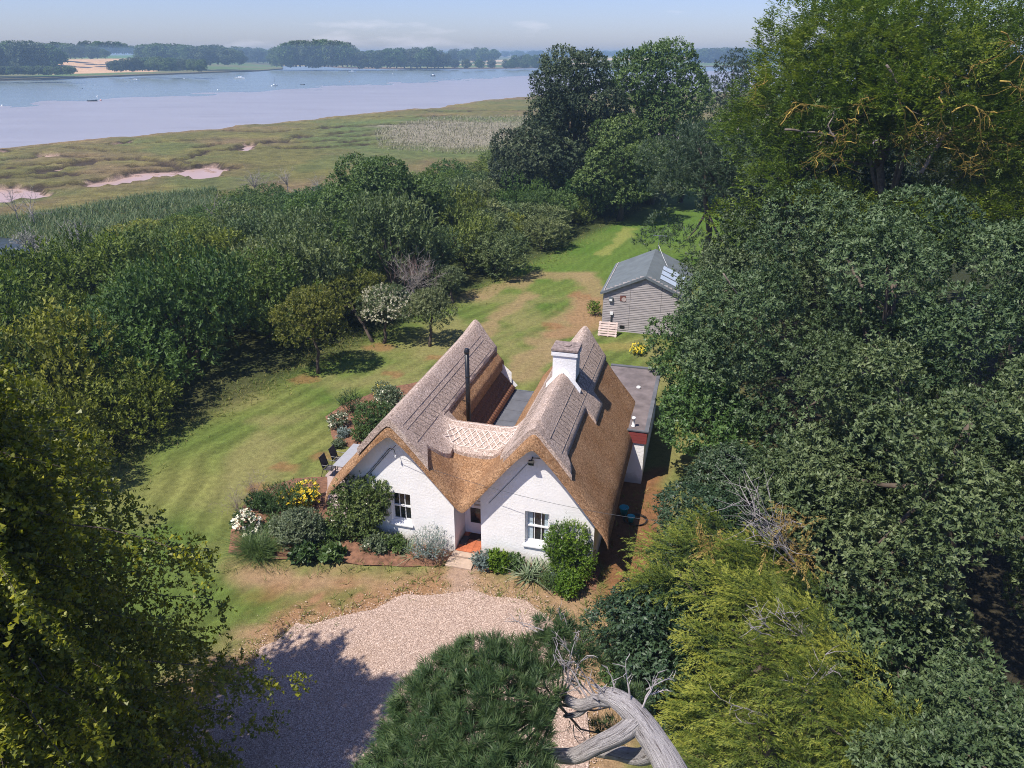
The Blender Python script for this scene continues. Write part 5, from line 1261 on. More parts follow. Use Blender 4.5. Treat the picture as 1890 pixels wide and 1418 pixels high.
mb = MB().add([(*p, -1.75) for p in PX([(-90, 442), (0, 438), (52, 444), (64, 462), (24, 482), (-90, 505)], -1.75)], [tuple(range(6))])
_pm = water_mat('pond_water', (.03, .035, .022), .3, 1.0, .5); _pm.node_tree.nodes['Principled BSDF'].inputs['Specular IOR Level'].default_value = .25
tag(mb.build('pond', _pm), 'dark still pond among the reeds at the left edge', kind='structure')
for k, (px, py, h, n, lb) in enumerate([(150, 470, 2.6, 34, 'silvery bare-topped shrub right of the pond'), (60, 468, 1.9, 26, 'small silvery shrub beside the pond'), (585, 372, 2.6, 14, 'bleached dead bush at the back of the thicket'), (620, 392, 2.3, 12, 'dead grey bush just in front of the bleached one'), (470, 350, 2.6, 20, 'grey leafless scrub at the marsh edge'), (530, 345, 2.4, 18, 'purplish leafless scrub beside the creek'), (60, 400, 3.0, 8, 'thin dead sapling left of the silvery shrub'), (30, 395, 2.6, 7, 'thin dead sapling at the left edge'), (410, 430, 2.2, 12, 'dead pale branches in the middle of the thicket'), (1045, 385, 2.2, 30, 'pinkish-grey dead bush in the far thicket'), (1010, 345, 2.4, 14, 'reddish dead bush below the dark tree'), (490, 520, 1.6, 10, 'bare grey branches in the near thicket')]):
    g = G(px, py, -.8); t = thing('dead_shrub', lb, 'shrub', (g[0], g[1], -.9)); rg = np.random.RandomState(80 + k)
    zb = 1.6 if 400 < px < 420 or px in (490,) else .4
    twigs(rg, (0, 0, zb), n, h, (0, 0, 1), .5, .035, 5, .22, 2).build('twigs', M['dead_wood'] if k < 4 else M['twig'], t)
    MB().tube([(0, 0, -.8), (.05, 0, zb + .2)], [.07, .05], 6).build('stem', M['twig'], t)
    if k < 2:
        lbs = make_lobes(rg, (0, 0, h * .6), (1.6, 1.4, 1.1), 14, .5); link('foliage', crown_mesh(rg, 'foliage', lbs, 260, 'small', leaf_mat('silver_leaf', (.14, .15, .12), (.24, .25, .21), (.36, .36, .31), .6, .3, .1) if 'silver_leaf' not in bpy.data.materials else bpy.data.materials['silver_leaf'], Ln=.14, Wd=.05), None, t)

# ------------------------------------------------------------------ garden plants
for nm, a, b, c in (('g_dark', (.02, .045, .012), (.04, .08, .022), (.08, .13, .04)), ('g_mid', (.04, .075, .02), (.075, .125, .035), (.13, .19, .06)), ('g_rose', (.055, .085, .022), (.105, .145, .04), (.18, .22, .075)), ('g_grey', (.07, .10, .055), (.12, .155, .085), (.20, .235, .14)), ('g_blue', (.09, .13, .12), (.16, .21, .20), (.26, .30, .29)), ('g_bright', (.05, .10, .010), (.10, .17, .015), (.19, .27, .03)), ('g_iris', (.10, .15, .08), (.18, .24, .14), (.32, .36, .24)), ('f_white', (.60, .55, .38), (.80, .76, .62), (.88, .85, .76)), ('f_yellow', (.45, .33, .01), (.65, .50, .02), (.78, .66, .08)), ('f_lilac', (.32, .30, .36), (.42, .40, .46), (.55, .53, .58))):
    M[nm] = leaf_mat('garden_' + nm, a, b, c, .5, .35, .22 if nm[0] == 'g' else .1, hue=.05)
def house_pt(r, i, z=0.0):
    return np.array([HO[0] + r * math.cos(HA) + i * math.sin(HA), HO[1] - r * math.sin(HA) + i * math.cos(HA), z])
def shrub(name, label, pos, r, n, mat, seed, sp='small', cat='shrub', m=16, lr=None, flowers=None, **kw):
    rng = np.random.RandomState(seed); t = thing(name, label, cat, (pos[0], pos[1], pos[2] if len(pos) > 2 else .1))
    r = np.array(r, float); lr = lr or float(min(r)) * .45
    lb = make_lobes(rng, (0, 0, r[2] * .95), r, m, lr, -.7, .68); lb[:, 2] = np.maximum(lb[:, 2], lr * .4)
    link('foliage', crown_mesh(rng, 'foliage', lb, n, sp, M[mat], low=-.6, **kw), None, t)
    st_ = MB()
    for q in lb[:6]: st_.tube([(0, 0, -.12), (q[0] * .3, q[1] * .3, q[2] * .5), tuple(q[:3])], [.03, .02, .008], 5, False)
    st_.build('stem', M['bark'], t)
    if flowers:
        fm, fn, fs = flowers; P, d = crown_points(rng, lb, fn, (.95, 1.2), .0, .8)
        link('flowers', leaf_mesh('flowers', [sprigs(rng, P, d * .5 + np.array([-.1, -.3, .9]), k=6, Ln=fs, Wd=fs * .8, twig=.01, th=1.35, thsd=.15, bend=.1)], M[fm]), None, t)['kind'] = 'stuff'
    return t
def clump(name, label, pos, Ln, Wd, n, mat, seed, lean=.5, arch=.7, spread=.1, cat='plant', nb=1):
    rng = np.random.RandomState(seed); t = thing(name, label, cat, (pos[0], pos[1], pos[2] if len(pos) > 2 else .1))
    C = rng.normal(0, spread, (nb, 3)); C[:, 2] = -.05
    link('leaves', blade_mesh('leaves', [blades(rng, C, Ln, Wd, n, lean, arch)], M[mat]), None, t); return t
# round bed left of the cottage
clump('ornamental_grass', 'dark green fountain of ornamental grass in the round bed', G(468, 1022), .85, .020, 70, 'g_mid', 101, .42, .8, .2, 'grass', 14)
shrub('daisy_clump', 'clump of white daisies above the ornamental grass', G(457, 990), (.62, .5, .5), 160, 'g_dark', 102, cat='flower', flowers=('f_white', 190, .075))
shrub('dome_shrub', 'clipped grey-green dome shrub in the round bed', G(555, 1000), (.92, .85, .62), 1500, 'g_grey', 103, m=40, lr=.3)
shrub('yellow_flower_bush', 'bush of bright yellow flowers at the back of the round bed', G(560, 938), (.75, .6, .62), 200, 'g_mid', 104, flowers=('f_yellow', 300, .07))
shrub('dark_shrub', 'tall feathery dark green shrub behind the daisies', G(520, 950), (.75, .6, .62), 330, 'g_dark', 105, 'shoot', Ln=.14, Wd=.03, up=1.1)
shrub('dark_shrub', 'low dark green shrub at the back left of the round bed', G(482, 945), (.6, .55, .4), 330, 'g_dark', 106)
shrub('leafy_plant', 'green leafy plant between the dome and the daisies', G(505, 985), (.4, .4, .35), 160, 'g_mid', 107)
for k, (x, y, r_, lb) in enumerate([(563, 1034, .42, 'large-leaved dark plant at the front of the round bed'), (614, 1034, .40, 'large-leaved plant nearest the climbing rose'), (590, 1010, .25, 'small yellow-green plant in front of the dome shrub'), (497, 1028, .22, 'small variegated plant beside the ornamental grass')]):
    shrub('broadleaf_plant', lb, G(x, y), (r_, r_ * .8, r_ * .6), 70 if r_ > .3 else 60, 'g_dark' if k == 0 else 'g_mid', 110 + k, 'oak', 'plant', Ln=.22 if r_ > .3 else .12, Wd=.17 if r_ > .3 else .07)
for k, (x, y, lb) in enumerate([(470, 895, 'bare purplish twiggy shrub on the lawn side of the bed'), (440, 925, 'bare brown twiggy shrub at the left of the bed')]):
    g = G(x, y + 20); t = thing('twiggy_shrub', lb, 'shrub', (g[0], g[1], .05)); twigs(np.random.RandomState(115 + k), (0, 0, 0), 22, 1.0, (0, 0, 1), .35, .006, 5, .15, 2).build('twigs', plain('purple_twig', (.22, .17, .16), .9), t)
# climbing rose and bed under the left gable
rng = np.random.RandomState(120)
lb = []
for (r, z, q) in [(-4.3, 1.9, .5), (-3.9, 2.2, .55), (-3.5, 2.35, .55), (-3.1, 2.4, .5), (-2.75, 2.3, .42), (-4.4, 1.4, .5), (-3.9, 1.6, .5), (-3.4, 1.8, .5), (-2.9, 1.8, .4), (-4.2, .9, .5), (-3.7, 1.0, .45), (-3.3, 1.2, .42), (-4.0, .45, .5), (-3.5, .5, .45), (-3.1, .45, .35), (-2.62, 1.95, .3), (-4.6, 1.0, .4), (-4.7, .5, .4), (-2.75, 1.45, .25), (-2.7, .3, .25)]:
    lb.append([r, -.22 - .2 * (z < 1.2) + rng.uniform(-.08, .08), z + rng.uniform(-.12, .12), q * rng.uniform(.6, .95), .22, q * rng.uniform(.55, .8)])
t = thing('climbing_rose', 'climbing rose with a few white blooms over the left gable corner', 'climber', house_pt(0, 0), -HA)
lb = np.array(lb); link('foliage', crown_mesh(rng, 'foliage', lb, 1500, 'small', M['g_rose'], low=-.9, out=.8, up=.3, Ln=.09, Wd=.055), None, t)
st_ = MB()
for q in lb[::2]: st_.tube([(-3.6 + rng.uniform(-.5, .5), -.2, 0), (q[0] * .5 - 1.8, -.25, q[2] * .5), (q[0], q[1], q[2])], [.025, .018, .008], 5, False)
st_.build('stem', M['bark'], t)
P, d = crown_points(rng, lb, 40, (1.0, 1.12), -.2, .9); link('flowers', leaf_mesh('flowers', [sprigs(rng, P, d + np.array([0, -.8, .2]), k=7, Ln=.06, Wd=.055, twig=.01, th=1.3, thsd=.2)], M['f_white']), None, t)
P, d = crown_points(rng, lb, 60, (1.0, 1.35), .2, .9); link('shoots', leaf_mesh('shoots', [sprigs(rng, P, d * .4 + np.array([.3, -.1, 1.0]), k=9, Ln=.07, Wd=.04, twig=.40, th=.8)], M['g_mid']), None, t)['kind'] = 'stuff'
shrub('lavender_bush', 'blue-grey spiky bush left of the doorstep', house_pt(-.62, -.62), (.62, .42, .50), 260, 'g_blue', 121, 'shoot', Ln=.11, Wd=.018, twig=.45, up=1.2, flowers=('f_lilac', 60, .03))
clump('iris_clump', 'sword-leaved clump under the left window', house_pt(-1.75, -.45), .75, .045, 22, 'g_iris', 122, .3, .5, .22, nb=2)
shrub('bed_plant', 'leafy green plant with white flowers at the foot of the rose', house_pt(-2.75, -.75), (.5, .4, .32), 260, 'g_grey', 123, flowers=('f_white', 40, .04))
shrub('bed_plant', 'green low plant between the rose and the sword leaves', house_pt(-2.2, -.55), (.4, .35, .30), 220, 'g_mid', 124)
clump('iris_clump', 'pale strap leaves beside the blue-grey bush', house_pt(-1.35, -.7), .5, .03, 26, 'g_iris', 125, .5, .8, .14, nb=2)
shrub('bed_plant', 'dark green plant left of the rose at the path', house_pt(-4.6, -.5), (.45, .4, .35), 240, 'g_mid', 126)
# bed under the right gable
shrub('bed_plant', 'grey-green plant right of the doorstep', house_pt(1.32, -.52), (.38, .3, .26), 160, 'g_blue', 130, Ln=.08)
shrub('bed_plant', 'yellow-green leafy plant right of the doorstep', house_pt(1.85, -.40), (.42, .3, .34), 170, 'g_bright', 131, Ln=.13, Wd=.07)
shrub('bed_plant', 'small blue-green rose bush under the right window', house_pt(2.45, -.35), (.28, .25, .30), 170, 'g_mid', 132)
clump('iris_clump', 'large grey-green fan of sword leaves under the right window', house_pt(3.15, -.62), .80, .055, 28, 'g_iris', 133, .45, .7, .2, nb=4)
clump('iris_clump', 'smaller sword-leaved clump beside the corner climber', house_pt(3.75, -.5), .7, .05, 22, 'g_iris', 134, .4, .6, .15, nb=3)
shrub('bed_plant', 'low feathery green plant at the drive edge of the right bed', house_pt(3.95, -1.05), (.42, .35, .26), 260, 'g_mid', 135, 'shoot', Ln=.07, Wd=.02, twig=.2)
shrub('bed_plant', 'bright green rounded plant at the front of the right bed', house_pt(4.55, -1.10), (.40, .36, .38), 520, 'g_bright', 136, m=22)
shrub('bed_plant', 'pale grey wispy plant behind the bright rounded one', house_pt(4.25, -.75), (.26, .25, .30), 120, 'g_blue', 137, 'shoot', Ln=.08, Wd=.012, twig=.3)
rng = np.random.RandomState(138); lb = np.array([[4.35 + rng.uniform(-.4, .55), -.32 + rng.uniform(-.14, .10), z, .42, .33, .36] for z in np.linspace(.3, 1.95, 20)])
t = thing('corner_climber', 'bright green upright shrub trained up the right corner of the cottage', 'climber', house_pt(0, 0), -HA)
link('foliage', crown_mesh(rng, 'foliage', lb, 1500, 'small', M['g_bright'], low=-.9, out=.7, up=.5, Ln=.07, Wd=.035), None, t)
P = np.stack([rng.uniform(3.7, 4.8, 46), rng.uniform(-.35, -.2, 46), rng.uniform(.8, 2.2, 46)], 1)
link('shoots', leaf_mesh('shoots', [sprigs(rng, P, np.stack([(P[:, 0] - 4.35) * 1.3, rng.normal(0, .1, 46), rng.uniform(.3, 1.2, 46)], 1), k=12, Ln=.05, Wd=.02, twig=.55, th=.9)], M['g_dark']), None, t)['kind'] = 'stuff'
MB().tube([(4.35, -.2, 0), (4.4, -.2, 1.0), (4.3, -.25, 1.9)], [.05, .035, .015], 6).build('stem', M['bark'], t)
# bed beside the patio
shrub('rounded_shrub', 'rounded dark green shrub beside the left eave', G(693, 796), (.95, .85, .75), 900, 'g_mid', 140, m=30, lr=.36)
shrub('rounded_shrub', 'lighter green shrub with cream flowers near the left eave', G(725, 756), (.8, .7, .65), 500, 'g_grey', 141, flowers=('f_white', 60, .06))
shrub('daisy_clump', 'clump of cream daisies at the lawn edge of the patio bed', G(622, 792), (.5, .45, .42), 160, 'g_grey', 142, cat='flower', flowers=('f_white', 90, .06))
shrub('yellow_flower_bush', 'pale yellow flowering plant at the back of the patio bed', G(705, 738), (.6, .5, .45), 160, 'g_grey', 143, flowers=('f_yellow', 50, .05))
shrub('dark_shrub', 'bronze-stemmed dark shrub in the patio bed', G(648, 765), (.4, .4, .6), 200, 'g_dark', 144, 'shoot', Ln=.1, Wd=.03)
shrub('bed_plant', 'silvery low plant in the patio bed', G(636, 808), (.32, .3, .2), 160, 'g_blue', 145)
shrub('bed_plant', 'green leafy plant at the patio end of the bed', G(668, 815), (.4, .35, .35), 180, 'g_mid', 146)
shrub('bed_plant', 'small pale plant at the tip of the patio bed', G(625, 826), (.25, .25, .18), 100, 'g_grey', 147)
shrub('yellow_flower_bush', 'small yellow-flowered bush beyond the annexe roof', G(1178, 655), (.5, .4, .35), 60, 'g_mid', 148, flowers=('f_yellow', 70, .09))
shrub('leafy_plant', 'green weeds against the left corner of the shed', G(1098, 582), (.5, .4, .55), 160, 'g_bright', 149)
for k, (x, y, s, lb) in enumerate([(1130, 1255, .55, 'low bright green plants with orange flowers by the drive'), (1120, 1205, .45, 'fresh green ground plants at the drive corner'), (1145, 1165, .4, 'low green weeds beneath the drooping bush')]):
    shrub('verge_plant', lb, G(x + 14, y + 20), (s, s * 1.3, .32), 300, 'g_mid', 150 + k)
# rough tussocks where the lawn meets the thicket and the drive (uncountable)
rng = np.random.RandomState(160); C = []
for pts, n, w in ((HEDGE_PX[1:], 2600, .9), ([(330, 1300), (430, 1220), (560, 1140), (700, 1100), (830, 1065)], 130, .35), ([(890, 1075), (960, 1105), (1040, 1150), (1090, 1230)], 90, .35), ([(440, 1045), (600, 1045), (820, 1055)], 90, .4), ([(1120, 1100), (1110, 1200)], 160, .5), ([(1100, 1120), (1200, 900)], 120, .8)):
    P = np.array(PX(pts)); k = rng.randint(0, len(P) - 1, n); u = rng.rand(n, 1); q = P[k] * (1 - u) + P[k + 1] * u + rng.normal(0, w, (n, 2)); C.append(np.column_stack([q, np.zeros(n)]))
M['tussock'] = leaf_mat('tussock', (.07, .11, .02), (.14, .165, .04), (.28, .23, .09), .7, .2, .2)
tag(link('rough_grass', blade_mesh('rough_grass', [blades(rng, np.concatenate(C), .20, .020, 4, .5, .6)], M['tussock'])), 'rough unmown grass along the lawn and drive edges', kind='stuff')

# ------------------------------------------------------------------ shed, pallet, aerial
M['weatherboard'] = plain('weatherboard', (.34, .31, .305), .9, var=.3, scale=1.2, stretch=(1, 1, 14), bump=.3)
M['shed_felt'] = plain('shed_felt', (.115, .135, .145), .8, var=.15, scale=1.5)
M['polycarb'] = plain('roof_glazing', (.46, .54, .66), .15, var=.12, spec=.6)
M['pallet'] = plain('pallet_wood', (.48, .38, .34), .9, var=.25, scale=3)
SO = G(1111, 609); SW, SD, SE, SA = 5.3, 7.2, 2.75, 3.95
shed = thing('shed', 'grey weatherboarded shed with felt roof and glazed panels behind the cottage', 'shed', (SO[0], SO[1], 0), -HA)
rs2 = np.random.RandomState(170); z = 0.0; k = 0
MB().box((.03, .03, 0), (SW - .03, SD, SE - .02)).build('frame', M['dark_frame'], shed)
MB().add([(.05, .02, SE - .1), (SW - .05, .02, SE - .1), (SW / 2, .02, SA - .08), (.05, SD, SE - .1), (SW - .05, SD, SE - .1), (SW / 2, SD, SA - .08)], [(0, 1, 2), (3, 5, 4)]).build('gable_backing', M['dark_frame'], shed)
while z < SA - .1:
    x0 = 0 if z < SE else (z - SE) / (SA - SE) * SW / 2; x1 = SW - x0; z1 = z + .118
    cut = sorted([x0, x1] + ([1.75] if x0 < 1.75 < x1 else []) + ([3.75] if x0 < 3.75 < x1 else []))
    for a, b in zip(cut[:-1], cut[1:]):
        if b - a < .08: continue
        t0 = -.012 - rs2.uniform(0, .008); q0 = rs2.uniform(-.006, .006)
        MB().add([(a + .008, t0 - .022, z + q0), (b - .008, t0 - .022, z - q0), (b - .008, t0, z1), (a + .008, t0, z1), (a + .008, .02, z), (b - .008, .02, z), (b - .008, .02, z1), (a + .008, .02, z1)], [(0, 1, 2, 3), (0, 4, 5, 1), (3, 2, 6, 7), (0, 3, 7, 4), (1, 5, 6, 2)]).build('weatherboard', M['weatherboard'], shed)
    z += .122
for zz_ in np.arange(0, SE, .122): MB().box((-.035, .0, zz_), (.02, SD, zz_ + .116)).build('weatherboard', M['weatherboard'], shed)
for s_ in (0, 1):
    xa, xb = (-.22, SW / 2) if s_ == 0 else (SW + .22, SW / 2); dz = -.22 * (SA - SE) / (SW / 2)
    MB().add([(xa, -.16, SE + dz), (xb, -.16, SA), (xb, SD + .1, SA), (xa, SD + .1, SE + dz), (xa, -.16, SE + dz - .09), (xb, -.16, SA - .09), (xb, SD + .1, SA - .09), (xa, SD + .1, SE + dz - .09)], [(0, 1, 2, 3), (4, 7, 6, 5), (0, 4, 5, 1), (0, 3, 7, 4), (3, 2, 6, 7)] if s_ else [(3, 2, 1, 0), (5, 6, 7, 4), (1, 5, 4, 0), (4, 7, 3, 0), (7, 6, 2, 3)]).build('roof_slope', M['shed_felt'], shed)
    MB().bar((xa, -.18, SE + dz - .05), (xb, -.18, SA - .05), .03, .16).build('bargeboard', M['lead'], shed)
sl = (SA - SE) / (SW / 2)
for k in range(3):
    y0 = .9 + k * 1.15
    f = lambda x: SA - (x - SW / 2) * sl + .02
    xa, xb = SW / 2 + .85, SW - .15
    MB().add([(xa, y0, f(xa)), (xb, y0, f(xb)), (xb, y0 + .95, f(xb)), (xa, y0 + .95, f(xa))], [(0, 1, 2, 3)]).build('roof_light', M['polycarb'], shed)
    MB().bar((xa, y0 - .08, f(xa) + .01), (xb, y0 - .08, f(xb) + .01), .06, .03).build('glazing_bar', M['lead'], shed)
def shed_px(px, py):
    d = ray(px, py); nI = np.array([math.sin(HA), math.cos(HA), 0]); o_ = np.array([0, 0, CAM_H]); tt = ((SO - o_) @ nI) / (d @ nI); q = o_ + d * tt - SO
    return q @ np.array([math.cos(HA), -math.sin(HA), 0]), q[2]
x, z = shed_px(1150, 551)
MB().box((x - .19, -.05, z - .19), (x + .19, -.034, z + .19)).build('porthole_board', plain('rust_board', (.14, .05, .04), .8), shed)
mb = MB(); 
for k in range(20):
    a = 2 * math.pi * k / 20; mb.v += [(x + .06 + .15 * math.cos(a), -.058, z - .05 + .15 * math.sin(a))]
mb.f.append(tuple(range(20))); mb.build('porthole', plain('porthole_disc', (.45, .36, .34), .5), shed)
x, z = shed_px(1128, 552); MB().box((x - .13, -.16, z - .14), (x + .13, -.034, z + .16)).build('meter_box', M['lead'], shed); MB().box((x - .09, -.175, z - .1), (x + .09, -.16, z + .04)).build('meter_door', M['white_paint'], shed)
x, z = shed_px(1129, 578); MB().box((x - .09, -.12, z - .09), (x + .09, -.034, z + .1)).build('switch_box', M['white_paint'], shed); MB().tube([(x, -.07, z - .1), (x, -.07, .25)], .05, 8).build('conduit', M['dark_frame'], shed)
x, z = shed_px(1148, 603); MB().box((x - .16, -.06, z - .09), (x + .16, -.034, z + .09)).build('vent', M['black_metal'], shed)
an_ = MB(); ap = (SW / 2 + .2, SD - .4); an_.tube([(ap[0], ap[1], SA - .1), (ap[0], ap[1], SA + 1.15)], .022, 6); an_.build('aerial_mast', M['lead'], shed)
mb = MB().bar((ap[0] - .45, ap[1], SA + 1.1), (ap[0] + .55, ap[1], SA + 1.1), .03); 
for k in range(7): mb.bar((ap[0] - .4 + .15 * k, ap[1] - .22, SA + 1.1), (ap[0] - .4 + .15 * k, ap[1] + .22, SA + 1.1), .018)
mb.build('aerial', M['lead'], shed)
MB().tube([(ap[0], ap[1], SA + .4), (ap[0] + .5, ap[1] - 1.5, SA - .1), (ap[0] + .9, ap[1] - 3, SA - .3)], .012, 4).build('aerial_cable', M['white_paint'], shed)
pg = G(1120, 622); pal = thing('pallet', 'pale timber pallet leaning on the shed wall', 'pallet', (pg[0], pg[1], 0.02), -HA); pal.rotation_euler = (math.radians(-35), 0, -HA)
for k in range(6): MB().box((-.62, -.03, .04 + k * .165), (.62, -.008, .16 + k * .165)).build('slat', M['pallet'], pal)
for x in (-.58, 0, .5): MB().box((x, -.008, 0), (x + .09, .085, 1.03)).build('bearer', M['pallet'], pal)
for k in range(3): MB().box((-.62, .085, .06 + k * .4), (.62, .105, .18 + k * .4)).build('back_slat', M['pallet'], pal)

# ------------------------------------------------------------------ patio furniture and alley things
M['table_top'] = plain('table_top', (.33, .33, .34), .25, var=.08, spec=.5)
M['sling'] = plain('sling_fabric', (.055, .05, .055), .8, var=.2)
tg = G(652, 842, .72); tb = thing('garden_table', 'grey glass-topped garden table on the patio under the left eave', 'table', (tg[0], tg[1], 0.06), -HA)
bevel(MB().box((-.48, -1.0, .66), (.48, 1.0, .69)).build('table_top', M['table_top'], tb), .008)
for a in (-.42, .42):
    for b in (-.9, .9): MB().tube([(a, b, 0), (a, b, .66)], .02, 8).build('leg', M['black_metal'], tb)
MB().box((-.44, -.94, .62), (.44, .94, .655)).build('apron', M['black_metal'], tb)
def chair(pos, rz, label):
    t = thing('garden_chair', label, 'chair', (pos[0], pos[1], 0.06), rz, None)
    MB().add([(-.22, -.22, .42), (.22, -.22, .42), (.22, .20, .40), (-.22, .20, .40), (-.22, -.22, .40), (.22, -.22, .40), (.22, .20, .38), (-.22, .20, .38)], [(0, 1, 2, 3), (4, 7, 6, 5), (0, 4, 5, 1), (1, 5, 6, 2), (2, 6, 7, 3), (3, 7, 4, 0)]).build('seat', M['sling'], t)
    MB().add([(-.22, .20, .44), (.22, .20, .44), (.22, .34, .98), (-.22, .34, .98), (-.22, .215, .44), (.22, .215, .44), (.22, .355, .98), (-.22, .355, .98)], [(0, 1, 2, 3), (4, 7, 6, 5), (0, 4, 5, 1), (1, 5, 6, 2), (2, 6, 7, 3), (3, 7, 4, 0)]).build('backrest', M['sling'], t)
    for a in (-.235, .235):
        MB().tube([(a, -.24, 0), (a, -.22, .62)], .013, 6).build('leg', M['black_metal'], t); MB().tube([(a, .34, 0), (a, .20, .42), (a, .35, 1.0)], .013, 6).build('leg', M['black_metal'], t)
        MB().tube([(a, -.22, .62), (a, .25, .63)], .015, 6).build('armrest', M['black_metal'], t)
g = G(611, 880); chair(g, math.radians(75), 'dark sling chair at the near end of the garden table'); g = G(628, 864); chair(g, math.radians(75), 'dark sling chair second along the garden table')
M['turquoise'] = plain('turquoise_plastic', (.03, .36, .42), .4, var=.08)
for k, (px, py, lb) in enumerate([(1151, 950, 'turquoise bucket nearer the cottage in the shady alley'), (1164, 964, 'turquoise bucket nearer the bushes in the shady alley')]):
    g = G(px, py); t = thing('bucket', lb, 'bucket', (g[0], g[1], .02)); s_ = 1.2 - .25 * k
    MB().lathe([(.10 * s_, 0), (.15 * s_, .26 * s_), (.165 * s_, .27 * s_), (.165 * s_, .285 * s_), (.142 * s_, .285 * s_), (.095 * s_, .02)], 18).build('tub', M['turquoise'], t, True)
    MB().tube([(.15 * s_ * math.cos(a), .05 * math.sin(a * 2) + .02, .27 * s_ - .12 * s_ * math.sin(a)) for a in np.linspace(0, math.pi, 9)], .006, 5).build('handle', M['white_paint'], t)
    for a in (1, -1): MB().box((a * .155 * s_ - .012, -.02, .24 * s_), (a * .155 * s_ + .012, .02, .28 * s_)).build('ear', M['turquoise'], t)
g = G(1168, 962); mb = MB(); 
for q in range(3): mb.tube([(g[0] + .1 + (.42 + .03 * q) * math.cos(a), g[1] + (.34 + .03 * q) * math.sin(a), .05 + .02 * q) for a in np.linspace(0, 6.2, 24)], .014, 5)
tag(mb.build('garden_hose', M['black_metal']), 'black hose coiled round the turquoise buckets', 'hose')
tag(MB().tube([tuple(G(x, y)[:2]) + (.05,) for x, y in ((1128, 1090), (1150, 1070), (1160, 1030), (1158, 1000), (1140, 990))], .014, 5).build('hose_length', M['black_metal']), 'loose black hose along the dark side wall', 'hose')
hp = [house_pt(-2.02, -.2, 3.98), AT(836, 861, 21.2), AT(968, 905, 20.3), AT(1131, 944, 19.4), AT(1215, 962, 19.2)]
pts = []
for k in range(40):
    u = k / 39; a, b = hp[0], hp[-1]; q = a + (b - a) * u; q = q + np.array([0, 0, -.35 * 4 * u * (1 - u)]); pts.append(q)
tag(MB().tube(pts, .006, 5).build('overhead_cable', M['dark_frame']), 'thin overhead cable strung across the front of the cottage', 'cable')

# ------------------------------------------------------------------ boats and buoys
M['hull_white'] = plain('hull_white', (.78, .80, .82), .3, var=.06); M['hull_dark'] = plain('hull_dark', (.03, .06, .09), .3); M['cabin'] = plain('cabin_white', (.70, .73, .75), .4); M['sail_cover'] = plain('sail_cover', (.03, .14, .22), .7); M['boat_glass'] = plain('boat_glass', (.02, .03, .04), .1)
def boat(px, py, ln, mast, label, hull='hull_white', cabin=True, rz=0.2, cover=True):
    g = G(px, py, SEA_Z); t = thing('boat' if mast == 0 else 'sailing_boat', label, 'boat', (g[0], g[1], SEA_Z), rz); w = ln * .17; h = ln * .12
    sec = []; N_ = 9
    for k in range(N_):
        u = k / (N_ - 1); x = (u - .5) * ln; b = w * (1 - max(0, (u - .45) / .55) ** 2.2) * (.82 + .18 * min(1, u / .3)); fh = h * (1 + .45 * max(0, u - .3))
        sec.append([(x, -b, fh), (x, -b * .8, fh * .25), (x, 0, -h * .6 * (1 - .6 * u)), (x, b * .8, fh * .25), (x, b, fh)])
    mb = MB(); V = [p for s in sec for p in s]; F = [(a * 5 + b, a * 5 + b + 1, a * 5 + b + 6, a * 5 + b + 5) for a in range(N_ - 1) for b in range(4)]; F.append((0, 4, 3, 2, 1)); mb.add(V, F); mb.build('hull', M[hull], t)
    dk = MB(); dk.add([(s[0][0], s[0][1] * .97, s[0][2] - .02) for s in sec] + [(s[4][0], s[4][1] * .97, s[4][2] - .02) for s in sec], [(a, a + 1, N_ + a + 1, N_ + a) for a in range(N_ - 1)]); dk.build('deck', M['cabin'], t)
    if cabin:
        c = MB().add([(-ln * .12, -w * .6, h), (ln * .22, -w * .5, h * 1.1), (ln * .22, w * .5, h * 1.1), (-ln * .12, w * .6, h), (-ln * .1, -w * .5, h * 1.95), (ln * .14, -w * .42, h * 1.9), (ln * .14, w * .42, h * 1.9), (-ln * .1, w * .5, h * 1.95)], [(4, 5, 6, 7), (0, 1, 5, 4), (1, 2, 6, 5), (2, 3, 7, 6), (3, 0, 4, 7)]).build('cabin', M['cabin'], t)
        for s_ in (-1, 1): MB().add([(-ln * .06, s_ * w * .585, h * 1.35), (ln * .12, s_ * w * .53, h * 1.4), (ln * .10, s_ * w * .49, h * 1.7), (-ln * .06, s_ * w * .545, h * 1.72)], [(0, 1, 2, 3), (3, 2, 1, 0)]).build('cabin_window', M['boat_glass'], c)
    if mast:
        MB().tube([(ln * .08, 0, h), (ln * .08, 0, h + mast)], [.09, .06], 6).build('mast', M['lead'], t)
        if cover: MB().tube([(ln * .08, 0, h * 2.3), (-ln * .36, 0, h * 2.2)], [.22, .14], 7).build('boom_cover', M['sail_cover'], t)
        mb = MB(); 
        for e in ((ln * .49, 0, h * 1.3), (-ln * .49, 0, h)): mb.bar((ln * .08, 0, h + mast * .97), e, .025)
        mb.build('rigging', M['lead'], t)
    else:
        MB().box((-ln * .48, -w * .2, h * .5), (-ln * .56, w * .2, h * 1.4)).build('outboard', M['hull_dark'], t)
boat(250, 150, 7.5, 3.2, 'white motor cruiser with a short mast nearest the far left bank', rz=.1, cover=False)
boat(443, 146, 9.0, 12.5, 'white sailing yacht with tall mast off the promontory tip', rz=-.3)
boat(507, 159, 5.2, 5.5, 'small white sailing dinghy, mast up, right of the tall yacht', rz=1.0, cabin=True, cover=False)
boat(559, 157, 3.4, 0, 'tiny open boat right of the white dinghy', hull='hull_dark', cabin=False, rz=.8)
boat(650, 134, 9.0, 12, 'distant white yacht below the round grove', rz=.2)
boat(800, 141, 8.0, 14, 'dark-hulled sailing yacht with a tall mast, farthest right', hull='hull_dark', rz=1.2)
